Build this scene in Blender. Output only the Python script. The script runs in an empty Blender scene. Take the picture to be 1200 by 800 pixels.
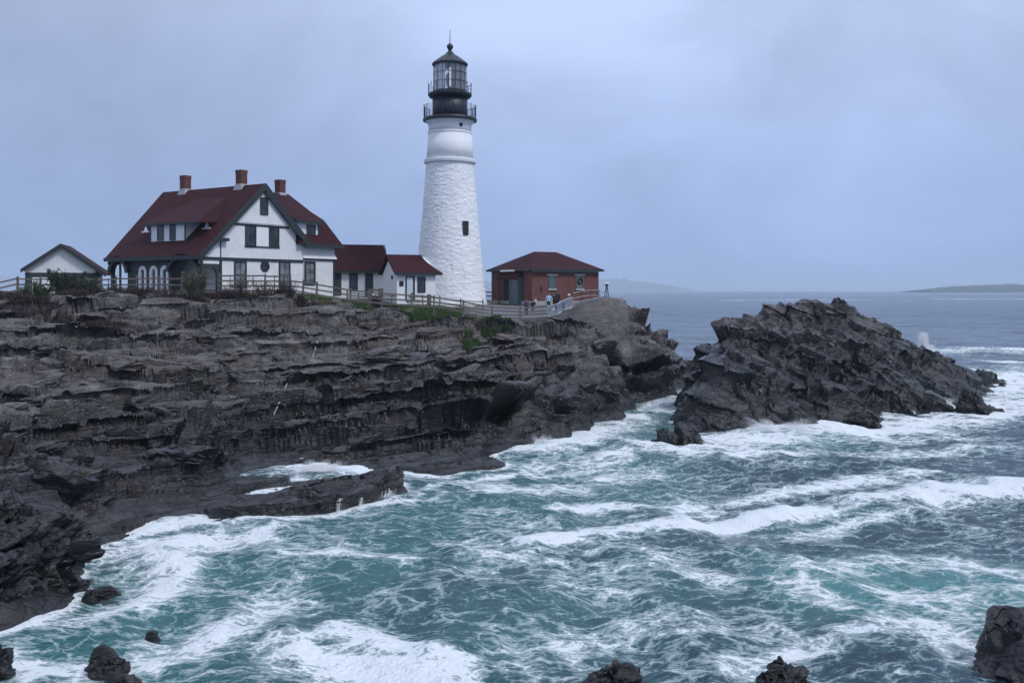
import bpy, bmesh, math, random, time
import numpy as np
from mathutils import Vector, Matrix
from mathutils.geometry import tessellate_polygon
T0 = time.time()
S = bpy.context.scene
COL = S.collection
R = math.radians
rnd = random.Random(7)

# ------------------------------------------------------------------ camera
EYE = 9.0                      # metres above the sea
FOC = 1167.0                   # focal length in pixels of a 1200 px wide picture
cam_d = bpy.data.cameras.new('camera')
cam_d.sensor_width = 36.0
cam_d.lens = 36.0 * FOC / 1200.0
cam_d.shift_y = -60.0 / 1200.0
cam_d.clip_start = 0.5
cam_d.clip_end = 30000.0
cam = bpy.data.objects.new('camera', cam_d)
COL.objects.link(cam)
cam.location = (0, 0, EYE)
cam.rotation_euler = (R(90), 0, 0)
S.camera = cam

# ------------------------------------------------------------------ sky, sun, exposure
SUN_ELEV, SUN_AZ = R(52), R(126)       # high behind the viewer's right shoulder, veiled by cloud
w = bpy.data.worlds.new('World')
S.world = w
w.use_nodes = True
nt = w.node_tree
nt.nodes.clear()
N = nt.nodes.new
out = N('ShaderNodeOutputWorld'); bg = N('ShaderNodeBackground')
sky = N('ShaderNodeTexSky'); sky.sky_type = 'NISHITA'; sky.sun_disc = False
sky.sun_elevation = SUN_ELEV; sky.sun_rotation = SUN_AZ
sky.air_density = 1.0; sky.dust_density = 4.0
tc = N('ShaderNodeTexCoord'); sep = N('ShaderNodeSeparateXYZ')
nt.links.new(tc.outputs['Generated'], sep.inputs[0])
ramp = N('ShaderNodeValToRGB')         # overcast deck: dim at the horizon, brighter overhead
cr = ramp.color_ramp
cr.elements[0].position = 0.0; cr.elements[0].color = (2.95, 4.15, 7.2, 1)
cr.elements[1].position = 1.0; cr.elements[1].color = (10.0, 11.4, 14.6, 1)
for pos, c in ((0.10, (3.4, 4.5, 7.35)), (0.26, (4.6, 5.6, 8.2))):
    e = cr.elements.new(pos); e.color = (*c, 1)
nt.links.new(sep.outputs['Z'], ramp.inputs[0])
mp = N('ShaderNodeMapping'); mp.inputs['Scale'].default_value = (1.0, 1.0, 1.7)
nt.links.new(tc.outputs['Generated'], mp.inputs[0])
cn = N('ShaderNodeTexNoise'); cn.inputs['Scale'].default_value = 3.4
cn.inputs['Detail'].default_value = 5; cn.inputs['Roughness'].default_value = 0.55
cn.inputs['Distortion'].default_value = 0.4
nt.links.new(mp.outputs[0], cn.inputs['Vector'])
cm = N('ShaderNodeMapRange'); cm.inputs[1].default_value = 0.3; cm.inputs[2].default_value = 0.7
cm.inputs[3].default_value = 0.82; cm.inputs[4].default_value = 1.15
nt.links.new(cn.outputs[0], cm.inputs[0])
dotn = N('ShaderNodeVectorMath'); dotn.operation = 'DOT_PRODUCT'      # the cloud is thinner, and paler, ahead and a little to one side
dotn.inputs[1].default_value = Vector((0.13, 0.96, 0.27)).normalized()
nt.links.new(tc.outputs['Generated'], dotn.inputs[0])
thn = N('ShaderNodeMapRange'); thn.interpolation_type = 'SMOOTHSTEP'
for i_, x_ in enumerate((0.86, 1.0, 0.86, 1.12)): thn.inputs[i_ + 1].default_value = x_
nt.links.new(dotn.outputs['Value'], thn.inputs[0])
cm2 = N('ShaderNodeMath'); cm2.operation = 'MULTIPLY'
nt.links.new(cm.outputs[0], cm2.inputs[0]); nt.links.new(thn.outputs[0], cm2.inputs[1])
mul = N('ShaderNodeVectorMath'); mul.operation = 'SCALE'
nt.links.new(ramp.outputs[0], mul.inputs[0]); nt.links.new(cm2.outputs[0], mul.inputs[3])
mixs = N('ShaderNodeMix'); mixs.data_type = 'RGBA'; mixs.inputs[0].default_value = 0.9
nt.links.new(sky.outputs[0], mixs.inputs[6]); nt.links.new(mul.outputs[0], mixs.inputs[7])
nt.links.new(mixs.outputs[2], bg.inputs[0])
bg.inputs[1].default_value = 0.1
nt.links.new(bg.outputs[0], out.inputs[0])

sl = bpy.data.lights.new('sun', 'SUN')
sl.energy = 1.6; sl.angle = R(11); sl.color = (0.97, 0.985, 1.0)
so = bpy.data.objects.new('sun', sl); COL.objects.link(so)
so.rotation_euler = (R(90) - SUN_ELEV, 0, R(180) - SUN_AZ)
so.location = (-30, -40, 60)
S.view_settings.view_transform = 'Standard'; S.view_settings.look = 'None'
S.view_settings.exposure = 0.12; S.view_settings.gamma = 1.0
S.view_settings.use_curve_mapping = False
cy = S.cycles
cy.max_bounces = 6; cy.diffuse_bounces = 3; cy.glossy_bounces = 3; cy.transmission_bounces = 6
cy.volume_bounces = 1; cy.transparent_max_bounces = 8
cy.use_denoising = True; cy.caustics_reflective = False; cy.caustics_refractive = False

# ------------------------------------------------------------------ measuring helpers
def P(px, py, Y):
    """the world point that stands at distance Y and is seen at px, py of the 1200 x 800 photograph"""
    return np.array(((px - 600) * Y / FOC, Y, EYE - (py - 340) * Y / FOC))
def W(px, py):
    """point of the sea surface"""
    return P(px, py, EYE * FOC / (py - 340))
class Frame:
    """a building's own axes: x along its front, y away from the viewer, z up"""
    def __init__(s, O, deg):
        s.O = np.array(O, float); a = R(deg); s.rz = a
        s.g = np.array((math.cos(a), math.sin(a))); s.r = np.array((-math.sin(a), math.cos(a)))
    def loc(s, p):
        d = np.array(p[:2]) - s.O[:2]
        return np.array((d @ s.g, d @ s.r, p[2] - s.O[2]))
    def front(s, px, py, y0=0.0):          # x, z on the plane y = y0
        q = (px - 600) / FOC; o = s.O[:2] + s.r * y0
        t = (q * o[1] - o[0]) / (s.g[0] - q * s.g[1])
        Y = o[1] + t * s.g[1]
        return t, EYE - (py - 340) * Y / FOC - s.O[2]
    def side(s, px, py, x0=0.0):           # y, z on the plane x = x0
        q = (px - 600) / FOC; o = s.O[:2] + s.g * x0
        t = (q * o[1] - o[0]) / (s.r[0] - q * s.r[1])
        Y = o[1] + t * s.r[1]
        return t, EYE - (py - 340) * Y / FOC - s.O[2]
    def plane(s, px, py, a, n):            # hit of the sight line with a plane given in own axes
        c = s.loc((0, 0, EYE)); d = s.loc(P(px, py, 10.0)) - c
        a = np.array(a, float); n = np.array(n, float)
        return c + d * (((a - c) @ n) / (d @ n))

# ------------------------------------------------------------------ object helpers
def link(name, me, mat=None, parent=None, loc=None, rz=None):
    o = bpy.data.objects.new(name, me); COL.objects.link(o)
    if mat is not None: me.materials.append(mat)
    if parent is not None: o.parent = parent
    if loc is not None: o.location = loc
    if rz is not None: o.rotation_euler = (0, 0, rz)
    return o
def tag(o, label=None, cat=None, group=None, kind=None):
    if label: o['label'] = label
    if cat: o['category'] = cat
    if group: o['group'] = group
    if kind: o['kind'] = kind
    return o
def thing(name, label, cat, loc, rz=0.0, group=None):
    o = bpy.data.objects.new(name, None); COL.objects.link(o)
    o.location = loc; o.rotation_euler = (0, 0, rz); o.empty_display_size = 0.3
    return tag(o, label, cat, group)
def np_mesh(name, v, f, smooth=False, sharp=None):
    v = np.ascontiguousarray(v, np.float32); f = np.ascontiguousarray(f, np.int32)
    k = f.shape[1]; me = bpy.data.meshes.new(name)
    me.vertices.add(len(v)); me.vertices.foreach_set('co', v.ravel())
    me.loops.add(f.size); me.loops.foreach_set('vertex_index', f.ravel())
    me.polygons.add(len(f)); me.polygons.foreach_set('loop_start', np.arange(0, f.size, k, dtype=np.int32))
    me.update(calc_edges=True)
    me.polygons.foreach_set('use_smooth', np.full(len(f), smooth or sharp is not None))
    if sharp is not None: me.set_sharp_from_angle(angle=R(sharp))
    return me
def attr(me, name, a):
    t = me.attributes.new(name, 'FLOAT', 'POINT'); t.data.foreach_set('value', np.ascontiguousarray(a, np.float32))
def grid_faces(nr, nc):
    i = np.arange(nr * nc).reshape(nr, nc)
    return np.stack([i[:-1, :-1], i[:-1, 1:], i[1:, 1:], i[1:, :-1]], -1).reshape(-1, 4)
class MB:
    """collects solid shapes; build() links them as one mesh object"""
    def __init__(s): s.v = []; s.f = []
    def add(s, v, f):
        o = len(s.v); s.v += [tuple(map(float, p)) for p in v]; s.f += [[i + o for i in q] for q in f]; return s
    def box(s, a, b):
        (x0, y0, z0), (x1, y1, z1) = np.minimum(a, b), np.maximum(a, b)
        return s.add([(x0,y0,z0),(x1,y0,z0),(x1,y1,z0),(x0,y1,z0),(x0,y0,z1),(x1,y0,z1),(x1,y1,z1),(x0,y1,z1)],
                     [(3,2,1,0),(4,5,6,7),(0,1,5,4),(1,2,6,5),(2,3,7,6),(3,0,4,7)])
    def hexa(s, b, t):                     # bottom loop and top loop of four points each, anticlockwise from above
        return s.add(list(b) + list(t), [(3,2,1,0),(4,5,6,7),(0,1,5,4),(1,2,6,5),(2,3,7,6),(3,0,4,7)])
    def slab(s, poly, off):                # planar polygon thickened by the vector off
        n = len(poly); off = np.array(off, float)
        v = [np.array(p, float) for p in poly] + [np.array(p, float) + off for p in poly]
        return s.add(v, [list(range(n))[::-1], list(range(n, 2 * n))] + [(i, (i+1) % n, (i+1) % n + n, i + n) for i in range(n)])
    def plate(s, outer, holes, to3, off):  # 2-D outline with holes, carried to 3-D by to3 and thickened
        loops = [outer] + list(holes); off = np.array(off, float)
        tri = tessellate_polygon([[Vector((p[0], p[1], 0)) for p in l] for l in loops])
        pts = [np.array(to3(p), float) for l in loops for p in l]; n = len(pts)
        v = pts + [p + off for p in pts]; f = []
        for a, b, c in tri: f += [(a, b, c), (c + n, b + n, a + n)]
        k = 0
        for l in loops:
            m = len(l)
            f += [(k + i, k + (i+1) % m, k + (i+1) % m + n, k + i + n) for i in range(m)]; k += m
        return s.add(v, f)
    def bar(s, a, b, w, h=None, up=(0, 0, 1)):
        a = np.array(a, float); b = np.array(b, float); h = w if h is None else h
        d = b - a; d /= np.linalg.norm(d); u = np.array(up, float)
        if abs(d @ u) > 0.95: u = np.array((0, 1.0, 0))
        x = np.cross(d, u); x /= np.linalg.norm(x); y = np.cross(x, d)
        q = [(-1,-1),(1,-1),(1,1),(-1,1)]
        return s.hexa([a + x*i*w/2 + y*j*h/2 for i, j in q][::-1], [b + x*i*w/2 + y*j*h/2 for i, j in q][::-1])
    def tube(s, pts, rads, k=8, caps=True):
        pts = [np.array(p, float) for p in pts]; n = len(pts)
        if not hasattr(rads, '__len__'): rads = [rads] * n
        v = []; ref = None
        for i, p in enumerate(pts):
            d = pts[min(i+1, n-1)] - pts[max(i-1, 0)]; d /= np.linalg.norm(d) + 1e-9
            if ref is None: ref = np.array((1.0, 0, 0)) if abs(d[0]) < 0.8 else np.array((0, 1.0, 0))
            x = np.cross(d, ref); x /= np.linalg.norm(x); y = np.cross(d, x); ref = np.cross(x, d) * 0 + ref
            v += [p + rads[i] * (x * math.cos(2*math.pi*j/k) + y * math.sin(2*math.pi*j/k)) for j in range(k)]
        f = [(i*k+j, i*k+(j+1) % k, (i+1)*k+(j+1) % k, (i+1)*k+j) for i in range(n-1) for j in range(k)]
        if caps: f += [list(range(k))[::-1], [(n-1)*k + j for j in range(k)]]
        return s.add(v, f)
    def lathe(s, prof, k=48, cx=0.0, cyy=0.0):   # profile of (radius, z), from below upwards
        v = [(cx + r*math.cos(2*math.pi*j/k), cyy + r*math.sin(2*math.pi*j/k), z) for r, z in prof for j in range(k)]
        n = len(prof)
        f = [(i*k+j, i*k+(j+1) % k, (i+1)*k+(j+1) % k, (i+1)*k+j) for i in range(n-1) for j in range(k)]
        f += [list(range(k))[::-1], [(n-1)*k + j for j in range(k)]]
        return s.add(v, f)
    def ball(s, c, r, k=10):
        c = np.array(c, float); r = np.array(r if hasattr(r, '__len__') else (r, r, r), float); n = max(5, k // 2 + 2)
        v = [c + r * np.array((math.sin(math.pi*i/n)*math.cos(2*math.pi*j/k), math.sin(math.pi*i/n)*math.sin(2*math.pi*j/k), -math.cos(math.pi*i/n))) for i in range(1, n) for j in range(k)]
        m = n - 1; f = [(i*k+j, i*k+(j+1) % k, (i+1)*k+(j+1) % k, (i+1)*k+j) for i in range(m-1) for j in range(k)]
        v += [c - r*np.array((0,0,1)), c + r*np.array((0,0,1))]
        f += [(m*k, (j+1) % k, j) for j in range(k)] + [(m*k+1, (m-1)*k+j, (m-1)*k+(j+1) % k) for j in range(k)]
        return s.add(v, f)
    def mesh(s, name, smooth=False):
        me = bpy.data.meshes.new(name); me.from_pydata(s.v, [], s.f); me.update()
        if smooth:
            me.polygons.foreach_set('use_smooth', np.full(len(me.polygons), True))
        return me
    def build(s, name, mat, parent=None, smooth=False, **k):
        return link(name, s.mesh(name, smooth), mat, parent, **k)

# ------------------------------------------------------------------ materials
def mat(name):
    m = bpy.data.materials.new(name); m.use_nodes = True
    t = m.node_tree; b = t.nodes['Principled BSDF']
    return m, t, b, t.nodes.new, t.links.new
def noise(t, vec, scale, detail=4, rough=0.55, dist=0.0, dim='3D'):
    n = t.nodes.new('ShaderNodeTexNoise'); n.noise_dimensions = dim
    n.inputs['Scale'].default_value = scale; n.inputs['Detail'].default_value = detail
    n.inputs['Roughness'].default_value = rough; n.inputs['Distortion'].default_value = dist
    if vec is not None: t.links.new(vec, n.inputs['Vector'])
    return n.outputs[0]
def mapped(t, scale=(1,1,1), rot=(0,0,0), src='Object'):
    tc = t.nodes.new('ShaderNodeTexCoord'); m = t.nodes.new('ShaderNodeMapping')
    m.inputs['Scale'].default_value = scale; m.inputs['Rotation'].default_value = rot
    t.links.new(tc.outputs[src], m.inputs[0]); return m.outputs[0]
def rng(t, val, a, b, c=0.0, d=1.0, smooth=True):
    m = t.nodes.new('ShaderNodeMapRange'); m.interpolation_type = 'SMOOTHSTEP' if smooth else 'LINEAR'
    for i, x in enumerate((a, b, c, d)): m.inputs[i + 1].default_value = x
    t.links.new(val, m.inputs[0]); return m.outputs[0]
def mixc(t, fac, a, b, mode='MIX'):
    m = t.nodes.new('ShaderNodeMix'); m.data_type = 'RGBA'; m.blend_type = mode
    for i, x in ((0, fac), (6, a), (7, b)):
        if hasattr(x, 'is_output'): t.links.new(x, m.inputs[i])
        elif i == 0: m.inputs[0].default_value = x
        else: m.inputs[i].default_value = (*x, 1)
    return m.outputs[2]
def math_(t, op, a, b=None, clamp=False):
    m = t.nodes.new('ShaderNodeMath'); m.operation = op; m.use_clamp = clamp
    for i, x in enumerate((a, b)):
        if x is None: continue
        if hasattr(x, 'is_output'): t.links.new(x, m.inputs[i])
        else: m.inputs[i].default_value = x
    return m.outputs[0]
def bump(t, b, h, strength=0.5, dist=0.02):
    n = t.nodes.new('ShaderNodeBump'); n.inputs['Strength'].default_value = strength
    n.inputs['Distance'].default_value = dist
    t.links.new(h, n.inputs['Height']); t.links.new(n.outputs[0], b.inputs['Normal']); return n
def plain(name, col, rough=0.6, var=0.25, scale=3.0, metallic=0.0, bumps=0.0):
    m, t, b, N, L = mat(name)
    v = noise(t, mapped(t), scale, 5, 0.6)
    c = np.array(col)
    L(mixc(t, v, tuple(c * (1 - var)), tuple(np.minimum(c * (1 + var), 0.9))), b.inputs['Base Color'])
    b.inputs['Roughness'].default_value = rough; b.inputs['Metallic'].default_value = metallic
    if bumps: bump(t, b, noise(t, mapped(t), scale * 12, 3), 0.4, bumps)
    return m
# ------------------------------------------------------------------ number fields for rock and sea
def _h(i, j, k, s):
    x = (i.astype(np.uint32) * np.uint32(0x8da6b343)) ^ (j.astype(np.uint32) * np.uint32(0xd8163841)) ^ (k.astype(np.uint32) * np.uint32(0xcb1ab31f)) ^ np.uint32(s * 2654435761 & 0xffffffff)
    x ^= x >> np.uint32(15); x *= np.uint32(0x2c1b3c6d); x ^= x >> np.uint32(12); x *= np.uint32(0x297a2d39); x ^= x >> np.uint32(15)
    return x
def _u(x, sh): return ((x >> np.uint32(sh)) & np.uint32(1023)).astype(np.float32) / 1023.0
def vnoise(p, s=0):
    p = p.astype(np.float32); i = np.floor(p).astype(np.int32); f = p - i; f = f * f * (3 - 2 * f); r = 0
    for a in (0, 1):
        for b in (0, 1):
            for c in (0, 1):
                wgt = (f[:,0] if a else 1 - f[:,0]) * (f[:,1] if b else 1 - f[:,1]) * (f[:,2] if c else 1 - f[:,2])
                r = r + wgt * _u(_h(i[:,0]+a, i[:,1]+b, i[:,2]+c, s), 4)
    return r * 2 - 1
def fbm(p, s=0, octs=4):
    r = 0; a = 0.5
    for o in range(octs): r = r + a * vnoise(p, s + o); p = p * 2.03 + 3.7; a *= 0.5
    return r
def cells(p, s):
    """nearest jittered cell: its hash, the offset from its centre, and how far the second nearest lies beyond it"""
    p = p.astype(np.float32); b = np.floor(p - 0.5).astype(np.int32)
    d1 = np.full(len(p), 9e9, np.float32); d2 = d1.copy(); hh = np.zeros(len(p), np.uint32); off = np.zeros_like(p)
    for a in (0, 1):
        for c in (0, 1):
            for e in (0, 1):
                i, j, k = b[:,0]+a, b[:,1]+c, b[:,2]+e; h = _h(i, j, k, s)
                o = p - (np.stack([i, j, k], 1) + 0.5 + 0.8 * (np.stack([_u(h,0), _u(h,10), _u(h,20)], 1) - 0.5))
                d = np.abs(o).max(1) * 0.55 + 0.45 * np.sqrt((o * o).sum(1))
                m = d < d1; d2 = np.where(m, d1, np.minimum(d2, d)); d1 = np.where(m, d, d1)
                hh = np.where(m, h, hh); off[m] = o[m]
    return hh, off, d2 - d1
def bedding(dip_deg, dip_az_deg):
    """rows: along strike, down dip, across the beds"""
    a, d = R(dip_az_deg), R(dip_deg)
    dipv = np.array((math.cos(a)*math.cos(d), math.sin(a)*math.cos(d), -math.sin(d)))
    st = np.array((-math.sin(a), math.cos(a), 0.0)); nb = np.cross(st, dipv)
    if nb[2] < 0: nb = -nb
    return np.stack([st, dipv, nb])
def fracture(p, nrm, B, octs, seed, warp=0.5, gain=1.0):
    """breaks a smooth surface into bedded, jointed blocks: every block is pushed out or in along the surface
    normal and its face tilted a little"""
    q = p + warp * np.stack([fbm(p * 0.35, seed + 31), fbm(p * 0.35, seed + 47), fbm(p * 0.35, seed + 59)], 1)
    q = q @ B.T; disp = np.zeros(len(p), np.float32)
    for n, (l1, l2, l3, amp, tilt, crack) in enumerate(octs):
        sc = np.array((1/l1, 1/l2, 1/l3), np.float32)
        qq = q * sc + 0.07 * np.stack([vnoise(q * sc * 1.7, seed + 70 + n), vnoise(q * sc * 1.7, seed + 80 + n), vnoise(q * sc * 1.7, seed + 90 + n)], 1)
        h, off, e = cells(qq, seed + n * 11)
        g = _h(h, h >> np.uint32(7), h >> np.uint32(13), 5)
        tl = np.stack([_u(g, 0), _u(g, 10), _u(g, 20)], 1) - 0.5
        d = (_u(h, 3) - 0.5) + tilt * (off * tl).sum(1)
        d = d - crack * np.clip(1 - e / 0.09, 0, 1)
        disp += amp * d.astype(np.float32)
    return p + nrm * (disp * gain)[:, None]
def terrace(p, B, h, lc, seed, edge=0.16, strength=1.0, weight=None, joff=0.4, out=None, lip=0.5):
    """lays a surface back onto its bedding planes: flat treads along the beds, steep risers between, offset from joint block to joint block"""
    q = p @ B.T
    c = q * np.array((1/lc, 1.5/lc, 0), np.float32); c[:, 2] = 0.5
    hh, off, e = cells(c + 0.10 * np.stack([vnoise(c * 2.1, seed), vnoise(c * 2.1, seed + 1), 0 * c[:, 0]], 1), seed + 2)
    g = _h(hh, hh >> np.uint32(5), hh >> np.uint32(9), 3)
    s = q[:, 2] / h + joff * _u(hh, 2) + 0.22 * (off[:, 0] * (_u(g, 0) - 0.5) + off[:, 1] * (_u(g, 10) - 0.5)) + 0.16 * fbm(p * (0.3 / h), seed + 5, 3) + (1.1 / h) * fbm(p * 0.06, seed + 9, 2)
    fr = s - np.floor(s); up = np.clip((fr - (1 - edge)) / edge, 0, 1)
    d = h * (up - fr) * strength + h * 0.5 * strength
    if weight is not None: d = d * weight
    r = p + (d[:, None] * B[2][None, :]).astype(np.float32)
    if out is not None:                       # the tread's outer lip juts over the riser below it
        k = np.clip(1 - fr / 0.5, 0, 1) ** 1.5 * (0.35 + 0.65 * _u(g, 4)) * h * lip
        k = k - np.clip((fr - (1 - 2.2 * edge)) / (2.2 * edge), 0, 1) * np.clip((1 - fr) / (0.5 * edge), 0, 1) * 0.35 * h * lip
        if weight is not None: k = k * weight
        r = r + out * k[:, None].astype(np.float32)
    return r
class Field:
    """height field through measured points (linear radial basis)"""
    def __init__(s, pts, smooth=0.02):
        s.p = np.array(pts, float); n = len(s.p); xy = s.p[:, :2]
        A = np.zeros((n + 3, n + 3)); d = np.sqrt(((xy[:, None] - xy[None]) ** 2).sum(-1))
        A[:n, :n] = -d + smooth * 0; A[:n, :n] -= np.eye(n) * smooth
        A[:n, n] = 1; A[:n, n+1:] = xy; A[n, :n] = 1; A[n+1:, :n] = xy.T
        s.w = np.linalg.solve(A, np.r_[s.p[:, 2], 0, 0, 0])
    def __call__(s, x, y):
        x = np.asarray(x, np.float32); y = np.asarray(y, np.float32); n = len(s.p)
        r = np.full(x.shape, s.w[n], np.float32) + s.w[n+1] * x + s.w[n+2] * y
        for (a, b, _), k in zip(s.p, s.w[:n]): r -= np.float32(k) * np.sqrt((x - a) ** 2 + (y - b) ** 2)
        return r.astype(np.float32)

# ------------------------------------------------------------------ rock material
def rock_material(name, dry, brown, wet_z, wet_fuzz, strat, lich=0.35, wetfac=1.0):
    m, t, b, N, L = mat(name)
    g = N('ShaderNodeNewGeometry'); s = N('ShaderNodeSeparateXYZ'); L(g.outputs['Position'], s.inputs[0])
    pos = g.outputs['Position']
    big = noise(t, pos, 0.16, 4, 0.6); mid = noise(t, pos, 0.9, 6, 0.65); fine = noise(t, pos, 6.0, 6, 0.7)
    mp_ = N('ShaderNodeMapping'); mp_.inputs['Rotation'].default_value = strat; mp_.inputs['Scale'].default_value = (0.5, 0.7, 7.0)
    L(pos, mp_.inputs[0]); lines = noise(t, mp_.outputs[0], 1.3, 5, 0.7)
    d = np.array(dry)
    c = mixc(t, rng(t, mid, 0.32, 0.68), tuple(d * 0.40), tuple(d * 1.1))
    c = mixc(t, rng(t, big, 0.42, 0.62, 0, 0.8), c, brown)
    c = mixc(t, rng(t, lines, 0.52, 0.66, 0, 0.5), c, tuple(d * 0.25))
    c = mixc(t, rng(t, fine, 0.56, 0.70, 0, lich), c, tuple(np.minimum(d * 2.4, 0.5)))
    stain = rng(t, noise(t, pos, 0.42, 6, 0.72), 0.44, 0.58)
    wz = math_(t, 'ADD', s.outputs['Z'], math_(t, 'MULTIPLY', math_(t, 'SUBTRACT', big, 0.5), -9.0 * wet_fuzz))
    wz = math_(t, 'ADD', wz, math_(t, 'MULTIPLY', math_(t, 'SUBTRACT', mid, 0.5), -3.0 * wet_fuzz))
    wet = math_(t, 'MULTIPLY', rng(t, wz, wet_z - 1.3, wet_z + 1.3, 1.0, 0.0), wetfac)
    wet = math_(t, 'MAXIMUM', wet, math_(t, 'MULTIPLY', stain, rng(t, wz, wet_z, wet_z + 4.0, 0.92, 0.5)))
    wc = mixc(t, rng(t, mid, 0.35, 0.65), (0.0035, 0.004, 0.0055), (0.014, 0.0145, 0.018))
    wc = mixc(t, rng(t, big, 0.5, 0.66, 0, 0.5), wc, tuple(np.array(brown) * 0.4))
    c = mixc(t, math_(t, 'MULTIPLY', wet, 0.92), c, wc)
    la = N('ShaderNodeAttribute'); la.attribute_name = 'lawn'           # turf and soil on the level ground round the houses
    turf = mixc(t, rng(t, mid, 0.42, 0.58), (0.040, 0.060, 0.022), (0.085, 0.066, 0.045))
    c = mixc(t, rng(t, math_(t, 'ADD', la.outputs['Fac'], math_(t, 'MULTIPLY', math_(t, 'SUBTRACT', mid, 0.5), 0.8)), 0.35, 0.65), c, turf)
    L(c, b.inputs['Base Color'])
    L(math_(t, 'ADD', rng(t, wet, 0, 1, 0.62, 0.20), math_(t, 'MULTIPLY', math_(t, 'SUBTRACT', fine, 0.5), 0.25)), b.inputs['Roughness'])
    L(rng(t, wet, 0, 1, 0.2, 0.42), b.inputs['Specular IOR Level'])
    h = math_(t, 'ADD', math_(t, 'MULTIPLY', lines, 0.9), math_(t, 'ADD', math_(t, 'MULTIPLY', noise(t, pos, 3.2, 6, 0.66), 0.6), math_(t, 'MULTIPLY', noise(t, pos, 16, 4, 0.7), 0.25)))
    mv = N('ShaderNodeMapping'); mv.inputs['Rotation'].default_value = strat; mv.inputs['Scale'].default_value = (0.7, 1.1, 2.6)
    wv_ = N('ShaderNodeVectorMath'); wv_.operation = 'MULTIPLY_ADD'; nz_ = N('ShaderNodeTexNoise'); nz_.inputs['Scale'].default_value = 0.9; L(pos, nz_.inputs['Vector'])
    L(nz_.outputs[1], wv_.inputs[0]); wv_.inputs[1].default_value = (0.8, 0.8, 0.8); L(pos, wv_.inputs[2]); L(wv_.outputs[0], mv.inputs[0])
    for sc_, k_ in ((0.8, 0.5),):
        vo = N('ShaderNodeTexVoronoi'); vo.feature = 'DISTANCE_TO_EDGE'; vo.inputs['Scale'].default_value = sc_; L(mv.outputs[0], vo.inputs['Vector'])
        h = math_(t, 'ADD', h, math_(t, 'MULTIPLY', rng(t, vo.outputs['Distance'], 0.0, 0.07, 0, 1), k_))
    bump(t, b, h, 0.8, 0.10)
    return m
QUARTZ = plain('white_quartz', (0.45, 0.45, 0.46), 0.6, 0.25, 5.0)
ROCK = rock_material('headland_rock', (0.165, 0.158, 0.156), (0.108, 0.086, 0.078), 3.3, 0.8, (R(16), R(-12), R(25)))
CRAG = rock_material('crag_rock', (0.085, 0.080, 0.080), (0.060, 0.044, 0.038), 2.4, 0.3, (R(36), R(-8), R(10)), 0.15)
ISLET = rock_material('islet_rock', (0.130, 0.126, 0.126), (0.080, 0.067, 0.061), 5.6, 0.8, (R(-10), R(38), R(10)), 0.25)
WETROCK = rock_material('wet_rock', (0.07, 0.066, 0.066), (0.05, 0.036, 0.032), 3.0, 0.3, (R(10), R(-25), R(15)), 0.1)

# ------------------------------------------------------------------ the headland
A_ = []                                   # measured ground points
def g3(*rows):
    for px, py, Y in rows: A_.append(P(px, py, Y))
for q in ((0,745),(60,722),(95,690),(101,668),(106,640),(150,627),(190,612),(240,612),(300,609),(340,608),(390,603),(440,591),(480,575),
          (478,566),(440,560),(380,563),(330,568),(300,565),(325,541),(365,545),(400,546),(440,549),(480,550),(520,552),(560,548),(592,541),
          (592,527),(620,515),(667,507),(695,495),(717,480),(735,472),(770,457),(798,452)):
    A_.append(W(*q))
for q in ((0,790),(60,770),(115,720),(125,670),(150,645),(220,632),(300,628),(400,620),(460,605),(505,580),(520,563),(600,555),(610,535),(640,528),(690,515),(720,497),(750,480),(785,468)):
    p = W(*q); A_.append((p[0], p[1], -1.6))
A_ += [(-9, 48.2, -1.0), (-5.5, 48.4, -1.0), (-12.4, 48.0, -0.7), (-3.2, 47.6, -0.9), (-10.6, 49.6, -0.5), (-7, 49.6, -0.6), (20.5, 94, -2.5), (20, 105, -2.5), (14, 116, -2.5), (0, 120, -2.5), (-20, 124, -2), (-45, 126, -2), (-75, 122, 0)]
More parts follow.
